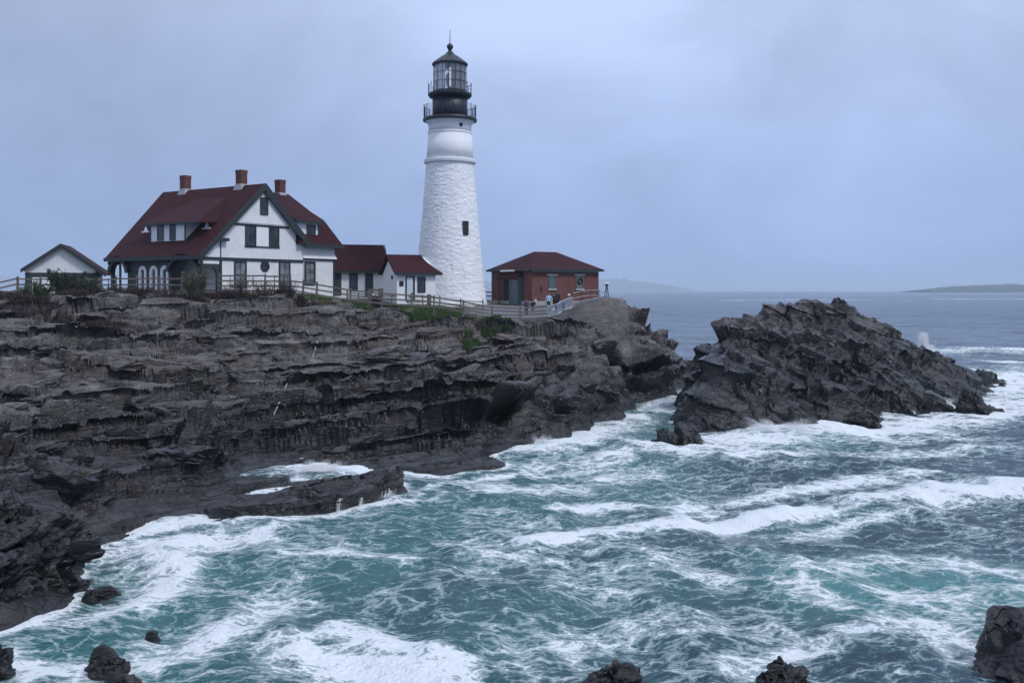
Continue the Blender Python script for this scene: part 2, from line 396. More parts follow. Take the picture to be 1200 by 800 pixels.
g3((0,690,26.6),(0,640,29.5),(0,560,35),(0,500,43.5),(0,430,54.5),(0,390,65),(0,372,72),(0,356,78),
   (60,682,28.5),(92,680,30.4),(60,640,31),(60,540,38),(60,470,50),(60,415,60),
   (105,605,36.2),(100,560,40.5),(100,480,50),(100,420,60),(105,388,69),(60,362,76),(100,350,81),
   (150,600,39.4),(150,545,44),(150,440,57),(150,398,74),(190,398,75),(150,362,76.5),(190,362,77.5),(120,380,74),(150,348,82),
   (200,585,42),(200,540,45),(200,480,52),(200,430,60),(205,404,67),(210,375,76),(220,350,82),
   (260,585,42.5),(260,540,48),(260,480,56),(262,436,62),(262,415,68),(270,370,77),(270,347,82),
   (300,589,40.4),(340,584,41),(400,574,42.2),(450,567,43.4),(472,565,44.2),(300,576,43.5),
   (300,525,53.5),(300,480,58),(300,440,63),(300,410,69),(300,378,76),(310,350,82),(345,352,82),
   (350,525,54),(350,490,58),(350,440,65),(350,410,71),(352,378,78),
   (400,525,53.6),(400,480,60),(400,440,66),(400,410,73),(400,382,79.5),(400,362,82.5),
   (450,525,53.2),(460,490,58),(460,440,67),(460,405,76),(460,380,81),(460,367,83.5),
   (500,532,52.2),(500,500,56.5),(510,455,63),(510,430,70),(510,400,77),(515,383,81.5),(520,373,84),
   (550,534,52.6),(555,508,56),(550,452,60.8),(550,425,69),(555,397,78),(560,380,83),(585,378,84.3),
   (600,503,58.2),(600,447,61.5),(610,425,68),(605,398,77),(620,385,82),
   (650,500,61),(650,434,65.5),(645,410,72),(645,392,78),(640,377,84),(655,372,85),
   (690,470,67.8),(690,406,71),(690,385,76),(680,365,84),(715,430,76),(712,353,84.5),(733,352,86),(736,420,82),(733,380,84.5),
   (770,420,91),(768,376,92.5),(745,372,91),(794,402,97),(797,430,96),(700,352,88))
A_ += [(-60, 60, 6.5), (-60, 40, 4.0), (-30, 28, 3.2), (-22, 22, 2.6), (-16, 22, -0.6), (-75, 85, 8.8)]
A_ += [(-45,92,8.6),(-38,86,8.7),(-28,86,8.8),(-20,90,8.8),(-30,100,8.6),(-45,104,8.2),(-15,92,8.1),(-9,91,7.9),(-5.4,90,7.6),(-5.4,97,7.7),(-12,100,7.9),
       (0,90,7.3),(3,88.5,7.1),(0,95,7.7),(6,93,7.7),(8.3,94,7.8),(4,99,7.7),(-2,103,7.3),(9.5,90,8.0),(11,97,6.6),(8,104,5.0),(-30,112,4),(-10,112,3.6)]
GROUND = Field(A_, 0.03)
B1 = bedding(9, 131)                     # beds dip towards the viewer's left
xs = np.arange(-62, 24.01, 0.112); ys = 24.0 * np.exp(np.linspace(0, math.log(112 / 22.5), 820))
ys = np.concatenate([np.arange(21.0, 40, 0.085), np.arange(40, 92, 0.105), np.arange(92, 126, 0.4)])
X, Y = np.meshgrid(xs, ys); z = GROUND(X, Y)
sm = 0.10 * (fbm(np.stack([X.ravel(), Y.ravel(), 0 * X.ravel()], 1) * 0.25, 3)).reshape(X.shape)
gy, gx = np.gradient(z, ys, xs)
nl = np.sqrt(gx**2 + gy**2 + 1); nrm = np.stack([-gx/nl, -gy/nl, 1/nl], -1).reshape(-1, 3)
p = np.stack([X, Y, z + sm], -1).reshape(-1, 3)
# only where it is above the sea floor near the shore and inside a generous view wedge
keepv = (z > -1.3) & (np.abs(X + 2) < Y * 0.66 + 6)
lawn = np.clip((Y - (82.4 + 0.9 * np.sin(X * 0.4) + 0.9 * np.clip((X + 10) / 10, 0, 1) - 2.2 * np.clip((X - 3) / 2, 0, 1))) / 1.4, 0, 1) * (X < 10) * np.clip((101 - Y) / 2 + 1, 0, 1)
turf_ = (lawn * np.clip((3.0 - X) / 2.5, 0, 1)).ravel(); lawn = lawn.ravel(); kv = keepv.ravel(); idx = np.nonzero(kv)[0]
OCT = [(9.5, 3.8, 2.0, 0.95, 1.4, 0.20), (4.0, 1.6, 0.62, 0.34, 1.4, 0.3), (1.5, 0.62, 0.24, 0.095, 1.2, 0.3), (0.5, 0.30, 0.12, 0.025, 1.0, 0.2)]
q = p[idx].astype(np.float32)
gt_ = (1 - lawn[idx]) * (0.30 + 0.70 * np.clip((q[:, 2] + 0.2) / 0.9, 0, 1))
g_ = (1 - lawn[idx]) * (0.32 + 0.68 * np.clip((q[:, 2] - 0.2) / 1.4, 0, 1))
out_ = np.zeros_like(p, np.float32); out_[:] = p
rug = np.clip(0.85 + 1.3 * fbm(q * np.array((0.07, 0.10, 0.0), np.float32), 411, 3), 0.45, 1.35)
flat_ = np.clip((nrm[idx, 2] - 0.72) / 0.2, 0, 1)
gout = np.stack([-gx, -gy, 0 * gx], -1).reshape(-1, 3)[idx]; gout = gout / (np.linalg.norm(gout, axis=1)[:, None] + 0.05)
gout = (gout + np.array((0.35, -0.50, 0))).astype(np.float32); gout /= np.linalg.norm(gout, axis=1)[:, None] + 0.15
q = terrace(q, B1, 1.5, 11.0, 501, 0.09, 0.9, gt_ * np.clip(rug, 0, 1) * flat_, 0.45, gout, 0.55)
q = terrace(q, B1, 0.52, 5.5, 521, 0.12, 0.9, gt_ * np.clip(rug * 1.2, 0.4, 1) * flat_, 0.45, gout, 0.6)
q = terrace(q, B1, 0.19, 2.4, 541, 0.12, 0.8, gt_ * flat_, 0.3, gout, 0.35)
out_[idx] = fracture(q, nrm[idx].astype(np.float32), B1, OCT, 100, 0.35, g_ * rug * (1 + 0.25 * np.clip((q[:, 2] - 4.2) / 2.0, 0, 1)) * (1 + 0.75 * (1 - flat_)))
f = grid_faces(*X.shape); f = f[kv[f].all(1)]
used = np.zeros(len(p), bool); used[f.ravel()] = True; remap = np.cumsum(used) - 1
me = np_mesh('headland', out_[used], remap[f], sharp=42); attr(me, 'lawn', turf_[used])
head = tag(link('headland', me, ROCK), 'dark layered rock headland sloping from the lighthouse down to the surf', None, None, 'structure')
HEADZ = out_
print('headland', len(me.vertices), time.time() - T0)

# ------------------------------------------------------------------ the islet
I_ = []
for q in ((809,500),(818,506),(840,507),(870,504),(900,503),(950,492),(1000,484),(1050,486),(1085,486),(1108,472)): I_.append(W(*q))
for q in ((780,490),(785,505),(800,515),(850,521),(900,517),(950,507),(1000,498),(1060,500),(1100,500),(1125,480)):
    p_ = W(*q); I_.append((p_[0], p_[1], -1.5))
def i3(*rows):
    for px, py, Y_ in rows: I_.append(P(px, py, Y_))
i3((814,436,69),(811,470,66.6),(822,460,65),(842,384,74.5),(840,420,70),(868,373,78),(905,360,81),(950,357,82),(985,357,82),(1003,363,82),(1018,371,82),(1036,384,83),
   (1056,393,84),(1090,413,87),(1112,424,90),(1130,430,93),(1152,439,97),(1160,441,98.5),(832,458,64.6),(870,452,65.4),(900,446,66.2),(960,441,69.4),(1000,452,72.6),(1020,470,72.4),(1060,440,76),(1085,462,73.6),
   (880,405,72.6),(900,405,73),(950,402,75),(1000,408,77),(1040,420,78.5),(870,388,75),(920,378,78.5),(965,382,79.5),(1000,388,80.5),(1120,438,93),(1100,445,84))
I_ += [(14.2,72,0.0),(13.4,75,-1.6),(14.2,80,-0.6),(14.5,86,-1),(20,92,-1),(28,94,-1.2),(36,97,-1.5),(42,104,-1.5),(47.6,99.5,-0.2),(49,101,-2),(48,94,-1.2),(43,90,-0.6),(40,84,-0.8),(38.5,78,-1.2),(14.5,78,4.6),(18,84,5.2),(24,88,5.4),(30,89,4.0),(36,92,2.4)]
IGROUND = Field(I_, 0.03)
B2 = bedding(30, -12)                     # beds dip down towards the open sea
xs2 = np.arange(10.5, 51, 0.085); ys2 = np.concatenate([np.arange(61, 82, 0.085), np.arange(82, 105, 0.14)])
X2, Y2 = np.meshgrid(xs2, ys2); z2 = IGROUND(X2, Y2)
gy, gx = np.gradient(z2, ys2, xs2); nl = np.sqrt(gx**2 + gy**2 + 1)
nr2 = np.stack([-gx/nl, -gy/nl, 1/nl], -1).reshape(-1, 3).astype(np.float32)
p2 = np.stack([X2, Y2, z2], -1).reshape(-1, 3).astype(np.float32); kv = (z2 > -1.2).ravel(); idx = np.nonzero(kv)[0]
OCT2 = [(5.0, 3.6, 2.4, 1.05, 1.6, 0.22), (2.2, 1.5, 0.85, 0.42, 1.6, 0.28), (0.95, 0.6, 0.3, 0.14, 1.3, 0.25), (0.42, 0.26, 0.12, 0.035, 1.0, 0.1)]
o2 = p2.copy(); rug = np.clip(0.85 + 1.0 * fbm(p2[idx] * np.array((0.12, 0.12, 0.1), np.float32), 431, 3), 0.45, 1.3)
al = np.clip(((nr2[idx] @ B2[2].astype(np.float32)) - 0.6) / 0.3, 0, 1)
gout = nr2[idx] * np.array((1, 1, 0), np.float32) + np.array((-0.45, -0.3, 0), np.float32); gout /= np.linalg.norm(gout, axis=1)[:, None] + 0.1
down = nr2[idx] * np.array((1, 1, 0), np.float32) + np.array((-0.15, -0.35, 0), np.float32); down /= np.linalg.norm(down, axis=1)[:, None] + 0.1
qi = terrace(p2[idx], bedding(9, -20), 2.2, 5.0, 611, 0.22, 0.42, np.clip((p2[idx][:, 2] - 0.2) / 1.5, 0, 1), 0.7, down, 0.22)
qi = terrace(qi, B2, 1.3, 5.0, 601, 0.14, 0.55, rug * al, 0.3, gout, 0.2)
qi = terrace(qi, B2, 0.45, 2.4, 621, 0.16, 0.6, np.clip(rug * 1.2, 0.4, 1) * al, 0.4, gout, 0.3)
o2[idx] = fracture(qi, nr2[idx], B2, OCT2, 300, 0.35, 0.62 * rug)
f = grid_faces(*X2.shape); f = f[kv[f].all(1)]
used = np.zeros(len(p2), bool); used[f.ravel()] = True; remap = np.cumsum(used) - 1
me = np_mesh('rock_islet', o2[used], remap[f], sharp=42)
tag(link('rock_islet', me, ISLET), 'large dark craggy rock islet ringed by white surf', 'rock islet')
print('islet', len(me.vertices), time.time() - T0)

def on_rock(x_, y_):
    i = np.clip(np.searchsorted(xs, x_), 1, len(xs) - 1); j = np.clip(np.searchsorted(ys, y_), 1, len(ys) - 1)
    return HEADZ.reshape(len(ys), len(xs), 3)[j, i, 2]
# ------------------------------------------------------------------ slabs and blocks broken out of the ledges
def slab_mesh(seed, e=11.0, sub=4, thin=0.42):
    bm = bmesh.new(); bmesh.ops.create_icosphere(bm, subdivisions=sub, radius=1.0)
    v = np.array([x.co[:] for x in bm.verts], np.float32); fc = np.array([[x.index for x in q.verts] for q in bm.faces], np.int32); bm.free()
    r = np.random.default_rng(seed); n = v / np.linalg.norm(v, axis=1)[:, None]; s_ = n / ((np.abs(n) ** e).sum(1) ** (1 / e))[:, None]
    for k in range(9):                        # chop corners off along random planes
        d = r.normal(0, 1, 3); d[2] *= 0.5; d /= np.linalg.norm(d); lim = r.uniform(0.62, 0.95); o = s_ @ d - lim; s_ = s_ - np.clip(o, 0, 9)[:, None] * d
    q = s_ * np.array((1, r.uniform(.5, .75), thin)); q[:, 0] += q[:, 2] * r.uniform(-.5, .5); q[:, 1] += q[:, 2] * r.uniform(-.4, .4)
    nn = n / np.array((1, .65, thin)); nn /= np.linalg.norm(nn, axis=1)[:, None]
    q = fracture(q.astype(np.float32) + seed, nn.astype(np.float32), np.eye(3), [(0.9, 0.6, 0.22, 0.17, 1.2, 0.2), (0.34, 0.24, 0.10, 0.07, 1.2, 0.25), (0.14, 0.1, 0.05, 0.025, 1.0, 0.2)], seed, 0.1) - seed
    return np_mesh('rock_slab', q, fc, sharp=35)
SLABS = [slab_mesh(900 + k, sub=(4 if k % 3 else 5), thin=(0.30, 0.42, 0.58)[k % 3]) for k in range(9)]
for m_ in SLABS: m_.materials.append(ROCK)
r_ = np.random.default_rng(17); placed = 0
rz0 = math.atan2(B1[0][1], B1[0][0])
while placed < 250:
    y_ = r_.uniform(30, 82.5); x_ = r_.uniform(max(-0.56 * y_, -44), 13); g0 = float(GROUND(np.array([x_]), np.array([y_]))[0])
    if g0 < 0.55 or g0 > 8.3: continue
    if (y_ > 80 and x_ > -22) or (y_ > 77 and x_ > 2): continue
    L_ = r_.uniform(0.45, 0.95) * (1.5 if r_.uniform() < 0.22 else 0.9); z_ = float(on_rock(np.array([x_]), np.array([y_]))[0])
    o = bpy.data.objects.new('rock_slab', SLABS[r_.integers(0, 9)]); COL.objects.link(o); o.parent = head
    o.location = (x_, y_, z_ - 0.12 * L_); o.scale = (L_ * r_.uniform(.9, 1.5), L_, L_ * r_.uniform(.6, 1.0))
    o.rotation_euler = (r_.normal(0, .16), r_.normal(0, .16), rz0 + r_.normal(0, .45) + math.pi * r_.integers(0, 2)); placed += 1
# ------------------------------------------------------------------ loose rocks standing in the water
def rock(name, label, px0, px1, ptop, Yc, deep, seed, m=WETROCK, cat='rock', group=None, flat=1.0, lean=0.0, sub=5, depth=None, bed=(25, 200), zoff=0.0, rough=1.0, thin=1.0, ex=3.4):
    a = P(px0, 340, Yc); b_ = P(px1, 340, Yc); top = P(0, ptop, Yc)[2]
    wx = (b_[0] - a[0]) / 2; cx = (a[0] + b_[0]) / 2; dy = depth or wx * 0.8
    bm = bmesh.new(); bmesh.ops.create_icosphere(bm, subdivisions=sub, radius=1.0)
    v = np.array([x.co[:] for x in bm.verts], np.float32); fc = np.array([[x.index for x in q.verts] for q in bm.faces], np.int32); bm.free()
    n = v / np.linalg.norm(v, axis=1)[:, None]
    e = np.abs(n) ** ex; r = 1 / (e.sum(1) ** (1 / ex)); sh = n * r[:, None]
    h = (top + deep) / 2; c = np.array((0, 0, (top - deep) / 2 + zoff))
    rr_ = np.random.default_rng(seed * 7 + 1)
    for k_ in range(9):
        d_ = rr_.normal(0, 1, 3); d_[2] = abs(d_[2]) * 0.6; d_ /= np.linalg.norm(d_); o_ = sh @ d_ - rr_.uniform(0.66, 0.98); sh = sh - np.clip(o_, 0, 9)[:, None] * d_
    scl = np.array((wx, dy, h)) * 0.99
    q = sh * scl; q[:, 0] += lean * (q[:, 2] / h) * wx * 0.35
    tz = np.clip((q[:, 2] / h), -1, 1); q[:, 0] *= 1 - 0.28 * np.clip(tz, 0, 1) * flat; q[:, 1] *= 1 - 0.30 * np.clip(tz, 0, 1) * flat
    q[:, 2] += 0.16 * h * fbm(q * (1.6 / wx) + seed, seed, 3)
    nn = n / scl; nn /= np.linalg.norm(nn, axis=1)[:, None]; k = wx
    oc = [(1.3*k, 0.9*k, 0.5*k*thin, 0.26*k*rough, 1.2, 0.15), (0.5*k, 0.36*k, 0.17*k*thin, 0.13*k*rough, 1.2, 0.2), (0.2*k, 0.15*k, 0.07*k*thin, 0.05*k*rough, 1.1, 0.2), (0.08*k, 0.06*k, 0.03*k*thin, 0.016*k*rough, 1.0, 0.2)]
    q = fracture((q + c + np.array((cx, Yc, 0))).astype(np.float32), nn.astype(np.float32), bedding(*bed), oc, seed, 0.25 * k)
    q -= np.array((cx, Yc, 0), np.float32)
    me = np_mesh(name, q, fc, sharp=35)
    return tag(link(name, me, m, loc=(cx, Yc, 0)), label, cat, group)
WR = 'wet rocks standing in the surf'
rock('rock', 'low black rock awash between the headland cliff and the big islet', 760, 838, 503, 57.5, 0.9, 11, group=WR, flat=0.6, lean=-0.6, bed=(30, 0))
rock('rock', 'leaning wedge of black rock streaming with water off the seaward end of the islet', 1119, 1162, 456, 71.5, 1.2, 12, group=WR, flat=1.2, lean=-0.7, bed=(40, 0))
rock('rock', 'low flat black rock in white surf below the middle of the islet', 988, 1030, 481, 67.5, 0.8, 13, group=WR, flat=0.7, bed=(15, 20))
rock('rock', 'small sliver of rock lying seaward of the leaning wedge rock', 1150, 1176, 474, 73.0, 0.6, 14, group=WR, sub=4, flat=0.9)
rock('rock', 'jagged dark rock rising from the near water, middle one of three at the bottom edge', 888, 968, 768, 20.9, 1.0, 15, group=WR, flat=0.8, lean=-0.3)
rock('rock', 'low spiky dark rock at the bottom edge, nearest the teal cove', 674, 764, 774, 20.8, 1.0, 16, group=WR, flat=0.7)
rock('rock', 'big blocky dark rock filling the bottom corner on the seaward side', 1138, 1290, 722, 23.2, 1.3, 17, group=WR, flat=0.5, lean=0.25, depth=1.6)
rock('boulder', 'rounded black boulder alone in the shallow foam near the bottom edge', 104, 151, 754, 23.6, 0.4, 18, group=WR, flat=0.9, rough=0.6)
fs_ = bpy.data.objects.new('boulder', SLABS[3].copy()); COL.objects.link(fs_); fs_.data.materials[0] = WETROCK; q_ = P(123, 694, 29.4); fs_.location = (q_[0], q_[1], 0.12); fs_.scale = (0.46, 0.44, 0.50); fs_.rotation_euler = (0.05, -0.16, 0.2); tag(fs_, 'flat dark slab of stone lying at the foot of the near cliff', 'boulder', WR)
rock('boulder', 'pale grey wet stone tucked against the flat dark slab', 95, 117, 690, 29.3, 0.3, 20, m=ROCK, group=WR, flat=0.6, rough=0.5, sub=4)
rock('boulder', 'brown cube of rock leaning on the corner of the near cliff', 92, 109, 645, 33.5, 0.5, 21, group=WR, flat=0.2, rough=0.6, sub=4)
rock('rock', 'tiny rock tip just breaking the foam beyond the rounded boulder', 167, 187, 739, 26.2, 0.5, 22, group=WR, sub=4)
rock('rock', 'dark rubble rock at the foot of the near cliff in the bottom corner', -30, 14, 750, 23.0, 0.6, 23, group=WR, rough=1.3)
rock('rock', 'nearly submerged stone at the bottom edge below the rounded boulder', 118, 168, 787, 22.4, 0.5, 24, group=WR, sub=4, flat=0.5)

# the near crag: a stack of slabs whose beds are tilted up toward the cove
cg_ = tag(bpy.data.objects.new('crag', None), 'steep layered dark crag at the near shore, its beds tilted up toward the cove', 'crag'); COL.objects.link(cg_); cg_.location = (-14.6, 28.5, 0)
cr_ = np.random.default_rng(5); CS = []
for k in range(5):
    CS.append(slab_mesh(950 + k, e=14.0, sub=5, thin=(0.22, 0.30, 0.26, 0.34, 0.2)[k])); CS[-1].materials.append(CRAG)
for row, (yc, ztop) in enumerate(((27.3, 1.35), (28.2, 1.75), (29.2, 2.05), (30.4, 1.9))):
    for c_, xr_ in ((0, -13.05 + 0.10 * row), (1, -14.9), (2, -17.2)):
        n = int(ztop / 0.36) + 2
        for i in range(n):
            o = bpy.data.objects.new('rock_slab', CS[cr_.integers(0, 5)]); COL.objects.link(o); o.parent = cg_
            L_ = cr_.uniform(1.15, 1.6); u = i / (n - 1)
            o.scale = (L_, L_ * cr_.uniform(.8, 1.2), L_ * cr_.uniform(.75, 1.05)); zc = -0.35 + (ztop + (0.5, 0.15, 0.4)[c_] - (0.55, 0.1, 0)[c_]) * u + cr_.uniform(-.08, .08)
            o.location = (xr_ - L_ * 0.86 + cr_.uniform(-.22, .12) - 0.25 * u + 14.35, yc + 0.55 * u + cr_.uniform(-.2, .2) - 28.5 + 0.3 * c_, zc)
            o.rotation_euler = (cr_.normal(0.05, .06), -R(30) + cr_.normal(0, .07), cr_.normal(0.15, .16))

# a white quartz vein crossing the ledges
def hit_rock(px, py):
    yy = np.arange(26, 100, 0.05); k = np.nonzero(EYE - (py - 340) * yy / FOC < on_rock((px - 600) / FOC * yy, yy))[0]
    return P(px, py, yy[k[0]] if len(k) else 60.0)
vr_ = random.Random(3)
for seg_ in (((338, 446), (321, 486)), ((372, 400), (366, 420)), ((411, 446), (416, 452)), ((262, 474), (256, 486))):
    (x0v, y0v), (x1v, y1v) = seg_; n = 16
    pts_ = [hit_rock(x0v + (x1v - x0v) * i / n + vr_.uniform(-.6, .6), y0v + (y1v - y0v) * i / n) + np.array((0, -0.02, 0.012)) for i in range(n + 1)]
    pts_ = [p_ for i, p_ in enumerate(pts_) if i == 0 or abs(p_[1] - pts_[i - 1][1]) < 1.6]
    if len(pts_) > 2: MB().tube(pts_, [0.028 * vr_.uniform(.6, 1.5) for _ in pts_], 5).build('quartz_vein', QUARTZ, head)
# ------------------------------------------------------------------ the sea
def ocean(N_, L_, lo, hi, wdir, std, seed, power=4.0, spread=2):
    r = np.random.default_rng(seed); k = np.fft.fftfreq(N_, L_ / N_) * 2 * np.pi
    kx, ky = np.meshgrid(k, k); kk = np.hypot(kx, ky) + 1e-6; lam = 2 * np.pi / kk
    al = (kx * wdir[0] + ky * wdir[1]) / kk
    A = kk ** (-power / 2) * np.where((lam > lo) & (lam < hi), 1, 0) * (0.15 + np.abs(al) ** spread)
    H = A * (r.normal(size=kk.shape) + 1j * r.normal(size=kk.shape)); H[0, 0] = 0
    h = np.fft.ifft2(H); s = std / h.real.std()
    dx = np.fft.ifft2(-1j * kx / kk * H); dy = np.fft.ifft2(-1j * ky / kk * H)
    jac = 1 - 0.8 * s * (np.gradient(dx.real, L_ / N_, axis=1) + np.gradient(dy.real, L_ / N_, axis=0)) * -1
    return (L_ / N_, [a.astype(np.float32) for a in (h.real * s, dx.real * s, dy.real * s, jac)])
def sample(oc, x, y):
    st, fs = oc; n = fs[0].shape[0]; u = x / st; v = y / st
    i = np.floor(u).astype(np.int64); j = np.floor(v).astype(np.int64); fu = (u - i).astype(np.float32); fv = (v - j).astype(np.float32)
    i0 = i % n; i1 = (i + 1) % n; j0 = j % n; j1 = (j + 1) % n
    return [(f[j0, i0] * (1-fu) + f[j0, i1] * fu) * (1-fv) + (f[j1, i0] * (1-fu) + f[j1, i1] * fu) * fv for f in fs]
ysea = np.concatenate([14.0 * np.exp(np.linspace(0, math.log(60/14), 560)), 60 * np.exp(np.linspace(0, math.log(150/60), 330))[1:],
                       150 * np.exp(np.linspace(0, math.log(600/150), 130))[1:], 600 * np.exp(np.linspace(0, math.log(14000/600), 45))[1:]])
us = np.linspace(-1, 1, 620); us = 0.80 * us + 0.20 * us ** 3
XS = us[None, :] * (ysea[:, None] * 0.68 + 9.0); YS = np.broadcast_to(ysea[:, None], XS.shape).copy()
x = XS.ravel(); y = YS.ravel(); dist = np.hypot(x, y)
WD = np.array((-0.78, -0.62))
swell = ocean(256, 83.0, 5, 30, WD, 0.14, 5, 4.2, 4)
chop = ocean(512, 37.0, 0.6, 6, WD, 0.075, 8, 4.0, 2)
h1, a1, b1, j1 = sample(swell, x + 0.35*y, y - 0.3*x); h2, a2, b2, j2 = sample(chop, x * 0.94 - y * 0.34, y * 0.94 + x * 0.34)
f1 = np.clip((900 - dist) / 600, 0, 1); f2 = np.clip((170 - dist) / 90, 0, 1)
near = dist < 175
gz = np.full(x.shape, -3.0, np.float32)
mk = near & (x < 26); gz[mk] = GROUND(x[mk], y[mk])
mk = near & (x > 8) & (x < 54) & (y > 57) & (y < 110); gz[mk] = np.maximum(gz[mk], IGROUND(x[mk], y[mk]))
shore = np.clip((gz + 1.9) / 1.9, 0, 1)
calm = 1 - 0.55 * np.clip((gz + 1.2) / 1.2, 0, 1)
zz = (h1 * f1 + h2 * f2) * calm
ch = 0.9
px_ = x - ch * (a1 * f1 + a2 * f2) * calm; py_ = y - ch * (b1 * f1 + b2 * f2) * calm
# foam: how much white water lies where (measured streaks in metres on the sea surface)
foam = np.zeros_like(x, dtype=np.float32); aer = np.zeros_like(foam)
def stroke(dst, pts, dpx, val, soft=2.0):
    if dst is foam: dpx *= 0.72; val *= 0.70
    ws = [W(*q) for q in pts]; d = np.full(x.shape, 9e9, np.float32)
    ym = np.mean([q[1] for q in ws]); y_lo = min(q[1] for q in ws); y_hi = max(q[1] for q in ws)
    sy = ym * ym / (EYE * FOC) * dpx; sx = ym / FOC * dpx * 2.2
    m = (y > y_lo - 5 * sy) & (y < y_hi + 5 * sy); xx = x[m] / sx; yy = y[m] / sy; dm = d[m]
    if len(ws) == 1: ws = ws * 2
    for a, b in zip(ws[:-1], ws[1:]):
        ax, ay, bx, by = a[0]/sx, a[1]/sy, b[0]/sx, b[1]/sy; vx, vy = bx-ax, by-ay; ll = vx*vx + vy*vy + 1e-9
        t = np.clip(((xx-ax)*vx + (yy-ay)*vy) / ll, 0, 1); dm = np.minimum(dm, np.hypot(xx-ax-t*vx, yy-ay-t*vy))
    k = np.exp(-(dm ** soft)) * val
    dst[m] = np.maximum(dst[m], k)
F = foam
stroke(F, [(850,518),(900,508),(950,500),(1000,498),(1060,499),(1110,492),(1180,480),(1260,470)], 16, 1.0, 3)
stroke(F, [(880,505),(940,500),(1000,500)], 20, 1.0, 3)
stroke(F, [(1125,452),(1170,450),(1280,445)], 24, 1.0, 3)
stroke(F, [(1150,470),(1280,470)], 14, 0.9)
stroke(F, [(1060,413),(1120,412),(1200,414),(1300,413)], 3.5, 0.75)
stroke(F, [(1160,426),(1300,424)], 3.5, 0.9)
stroke(F, [(610,642),(700,626),(800,616),(900,604),(1000,591),(1080,582),(1280,580)], 9, 0.95, 3)
stroke(F, [(650,598),(720,590),(830,590),(900,580),(1000,566),(1100,556)], 8, 0.72)
stroke(F, [(1080,585),(1150,578),(1280,578)], 13, 0.9, 3)
stroke(F, [(930,625),(990,610),(1060,600)], 7, 0.6)
stroke(F, [(620,545),(680,545),(720,535)], 13, 0.75)
stroke(F, [(600,520),(650,520),(700,508),(745,488),(790,466)], 14, 0.85)
stroke(F, [(560,565),(620,575),(700,560),(760,555)], 12, 0.6)
stroke(F, [(740,525),(800,533),(850,525)], 9, 0.95)
stroke(F, [(780,470),(800,458)], 8, 0.8)
stroke(F, [(1010,665),(950,680),(930,695),(970,712)], 17, 0.72)
stroke(F, [(1000,660),(1100,655),(1200,665)], 16, 0.62)
stroke(F, [(1050,700),(1120,720),(1200,690)], 26, 0.55)
stroke(F, [(1000,745),(1080,740),(1130,770)], 24, 0.68)
stroke(F, [(350,765),(400,775),(450,785),(520,790)], 30, 0.92, 3)
stroke(F, [(390,745),(460,760)], 18, 0.8)
stroke(F, [(100,655),(160,640),(220,632),(300,632)], 18, 0.66)
stroke(F, [(180,655),(215,665),(190,690),(120,720)], 18, 0.6)
stroke(F, [(120,780),(220,760),(330,700)], 26, 0.52)
stroke(F, [(0,770),(60,790)], 26, 0.6)
stroke(F, [(150,612),(215,607),(260,603)], 6, 0.7)
stroke(F, [(325,545),(365,548),(420,549),(520,549)], 13, 1.0, 3)
stroke(F, [(480,582),(530,563),(600,552)], 6, 0.75)
stroke(F, [(400,600),(470,588),(520,580)], 5, 0.55)
stroke(F, [(330,660),(420,655),(480,665)], 12, 0.52)
stroke(F, [(540,640),(640,660),(720,690)], 22, 0.5)
stroke(F, [(700,650),(780,660),(860,690)], 14, 0.5)
stroke(F, [(560,600),(640,610),(600,625)], 12, 0.45)
stroke(F, [(860,540),(960,530),(1080,530),(1200,520)], 7, 0.5)
stroke(F, [(620,770),(760,730),(900,740)], 26, 0.40)
stroke(F, [(860,780),(950,760)], 20, 0.5)
stroke(F, [(840,352),(960,351),(1060,352)], 0.7, 0.5)
stroke(F, [(1090,350.5),(1300,350.5)], 0.8, 0.55)
foam = np.maximum(foam, 0.56 * np.clip((gz + 0.5) / 0.5, 0, 1) * (near & (gz > -2.9)))
base = np.where(y < 62, 0.19, 0.09) * np.clip((260 - y) / 200, 0.15, 1)
q = np.stack([x * 0.09, y * 0.06, 0 * x], 1); patch = fbm(q, 61, 3)
foam = foam * np.clip(1 + 1.1 * fbm(np.stack([x * 0.42 + 0.2 * y, y * 0.55, 0 * x], 1), 91, 4), 0.45, 1.35) * np.where(near, 1, 1)
foam = foam + base + 0.20 * patch * (y < 120) + np.clip(0.80 - j1, 0, 1) * 0.5 * f1 + np.clip(0.55 - j2, 0, 1) * 0.4 * f2
stroke(aer, [(120,760),(250,680),(400,640),(560,600),(700,560)], 75, 0.56, 3)
stroke(aer, [(980,690),(1080,690),(1200,690)], 50, 1.0, 3)
stroke(aer, [(900,510),(980,500)], 20, 0.9)
stroke(aer, [(500,770),(640,720),(760,680)], 60, 0.38)
stroke(aer, [(600,540),(700,520),(780,480)], 30, 0.5)
stroke(aer, [(900,620),(1000,600)], 14, 0.35)
# swell heaped up along the white streaks, and dark troughs in front of them
hump = np.zeros_like(foam)
stroke(hump, [(610,640),(800,614),(1000,589),(1080,580)], 8, 0.22); stroke(hump, [(1000,594),(1100,580),(1200,576),(1280,576)], 10, 0.34)
stroke(hump, [(340,742),(420,745),(500,765)], 16, 0.30); stroke(hump, [(170,650),(230,660)], 12, 0.25)
stroke(hump, [(950,662),(1060,650),(1200,652)], 14, 0.20); stroke(hump, [(250,655),(420,668),(560,655)], 12, 0.2)
stroke(hump, [(1130,412),(1280,413)], 3.5, 0.5); stroke(hump, [(880,510),(960,500)], 12, 0.35)
stroke(hump, [(720,655),(900,650)], 10, 0.2); stroke(hump, [(480,700),(640,690)], 16, 0.18)
zz = zz + hump + 0.10 * np.clip(foam - 0.6, 0, 0.5) * f2 * (0.6 + fbm(np.stack([x * 2.2, y * 2.2, 0*x], 1), 77, 3))
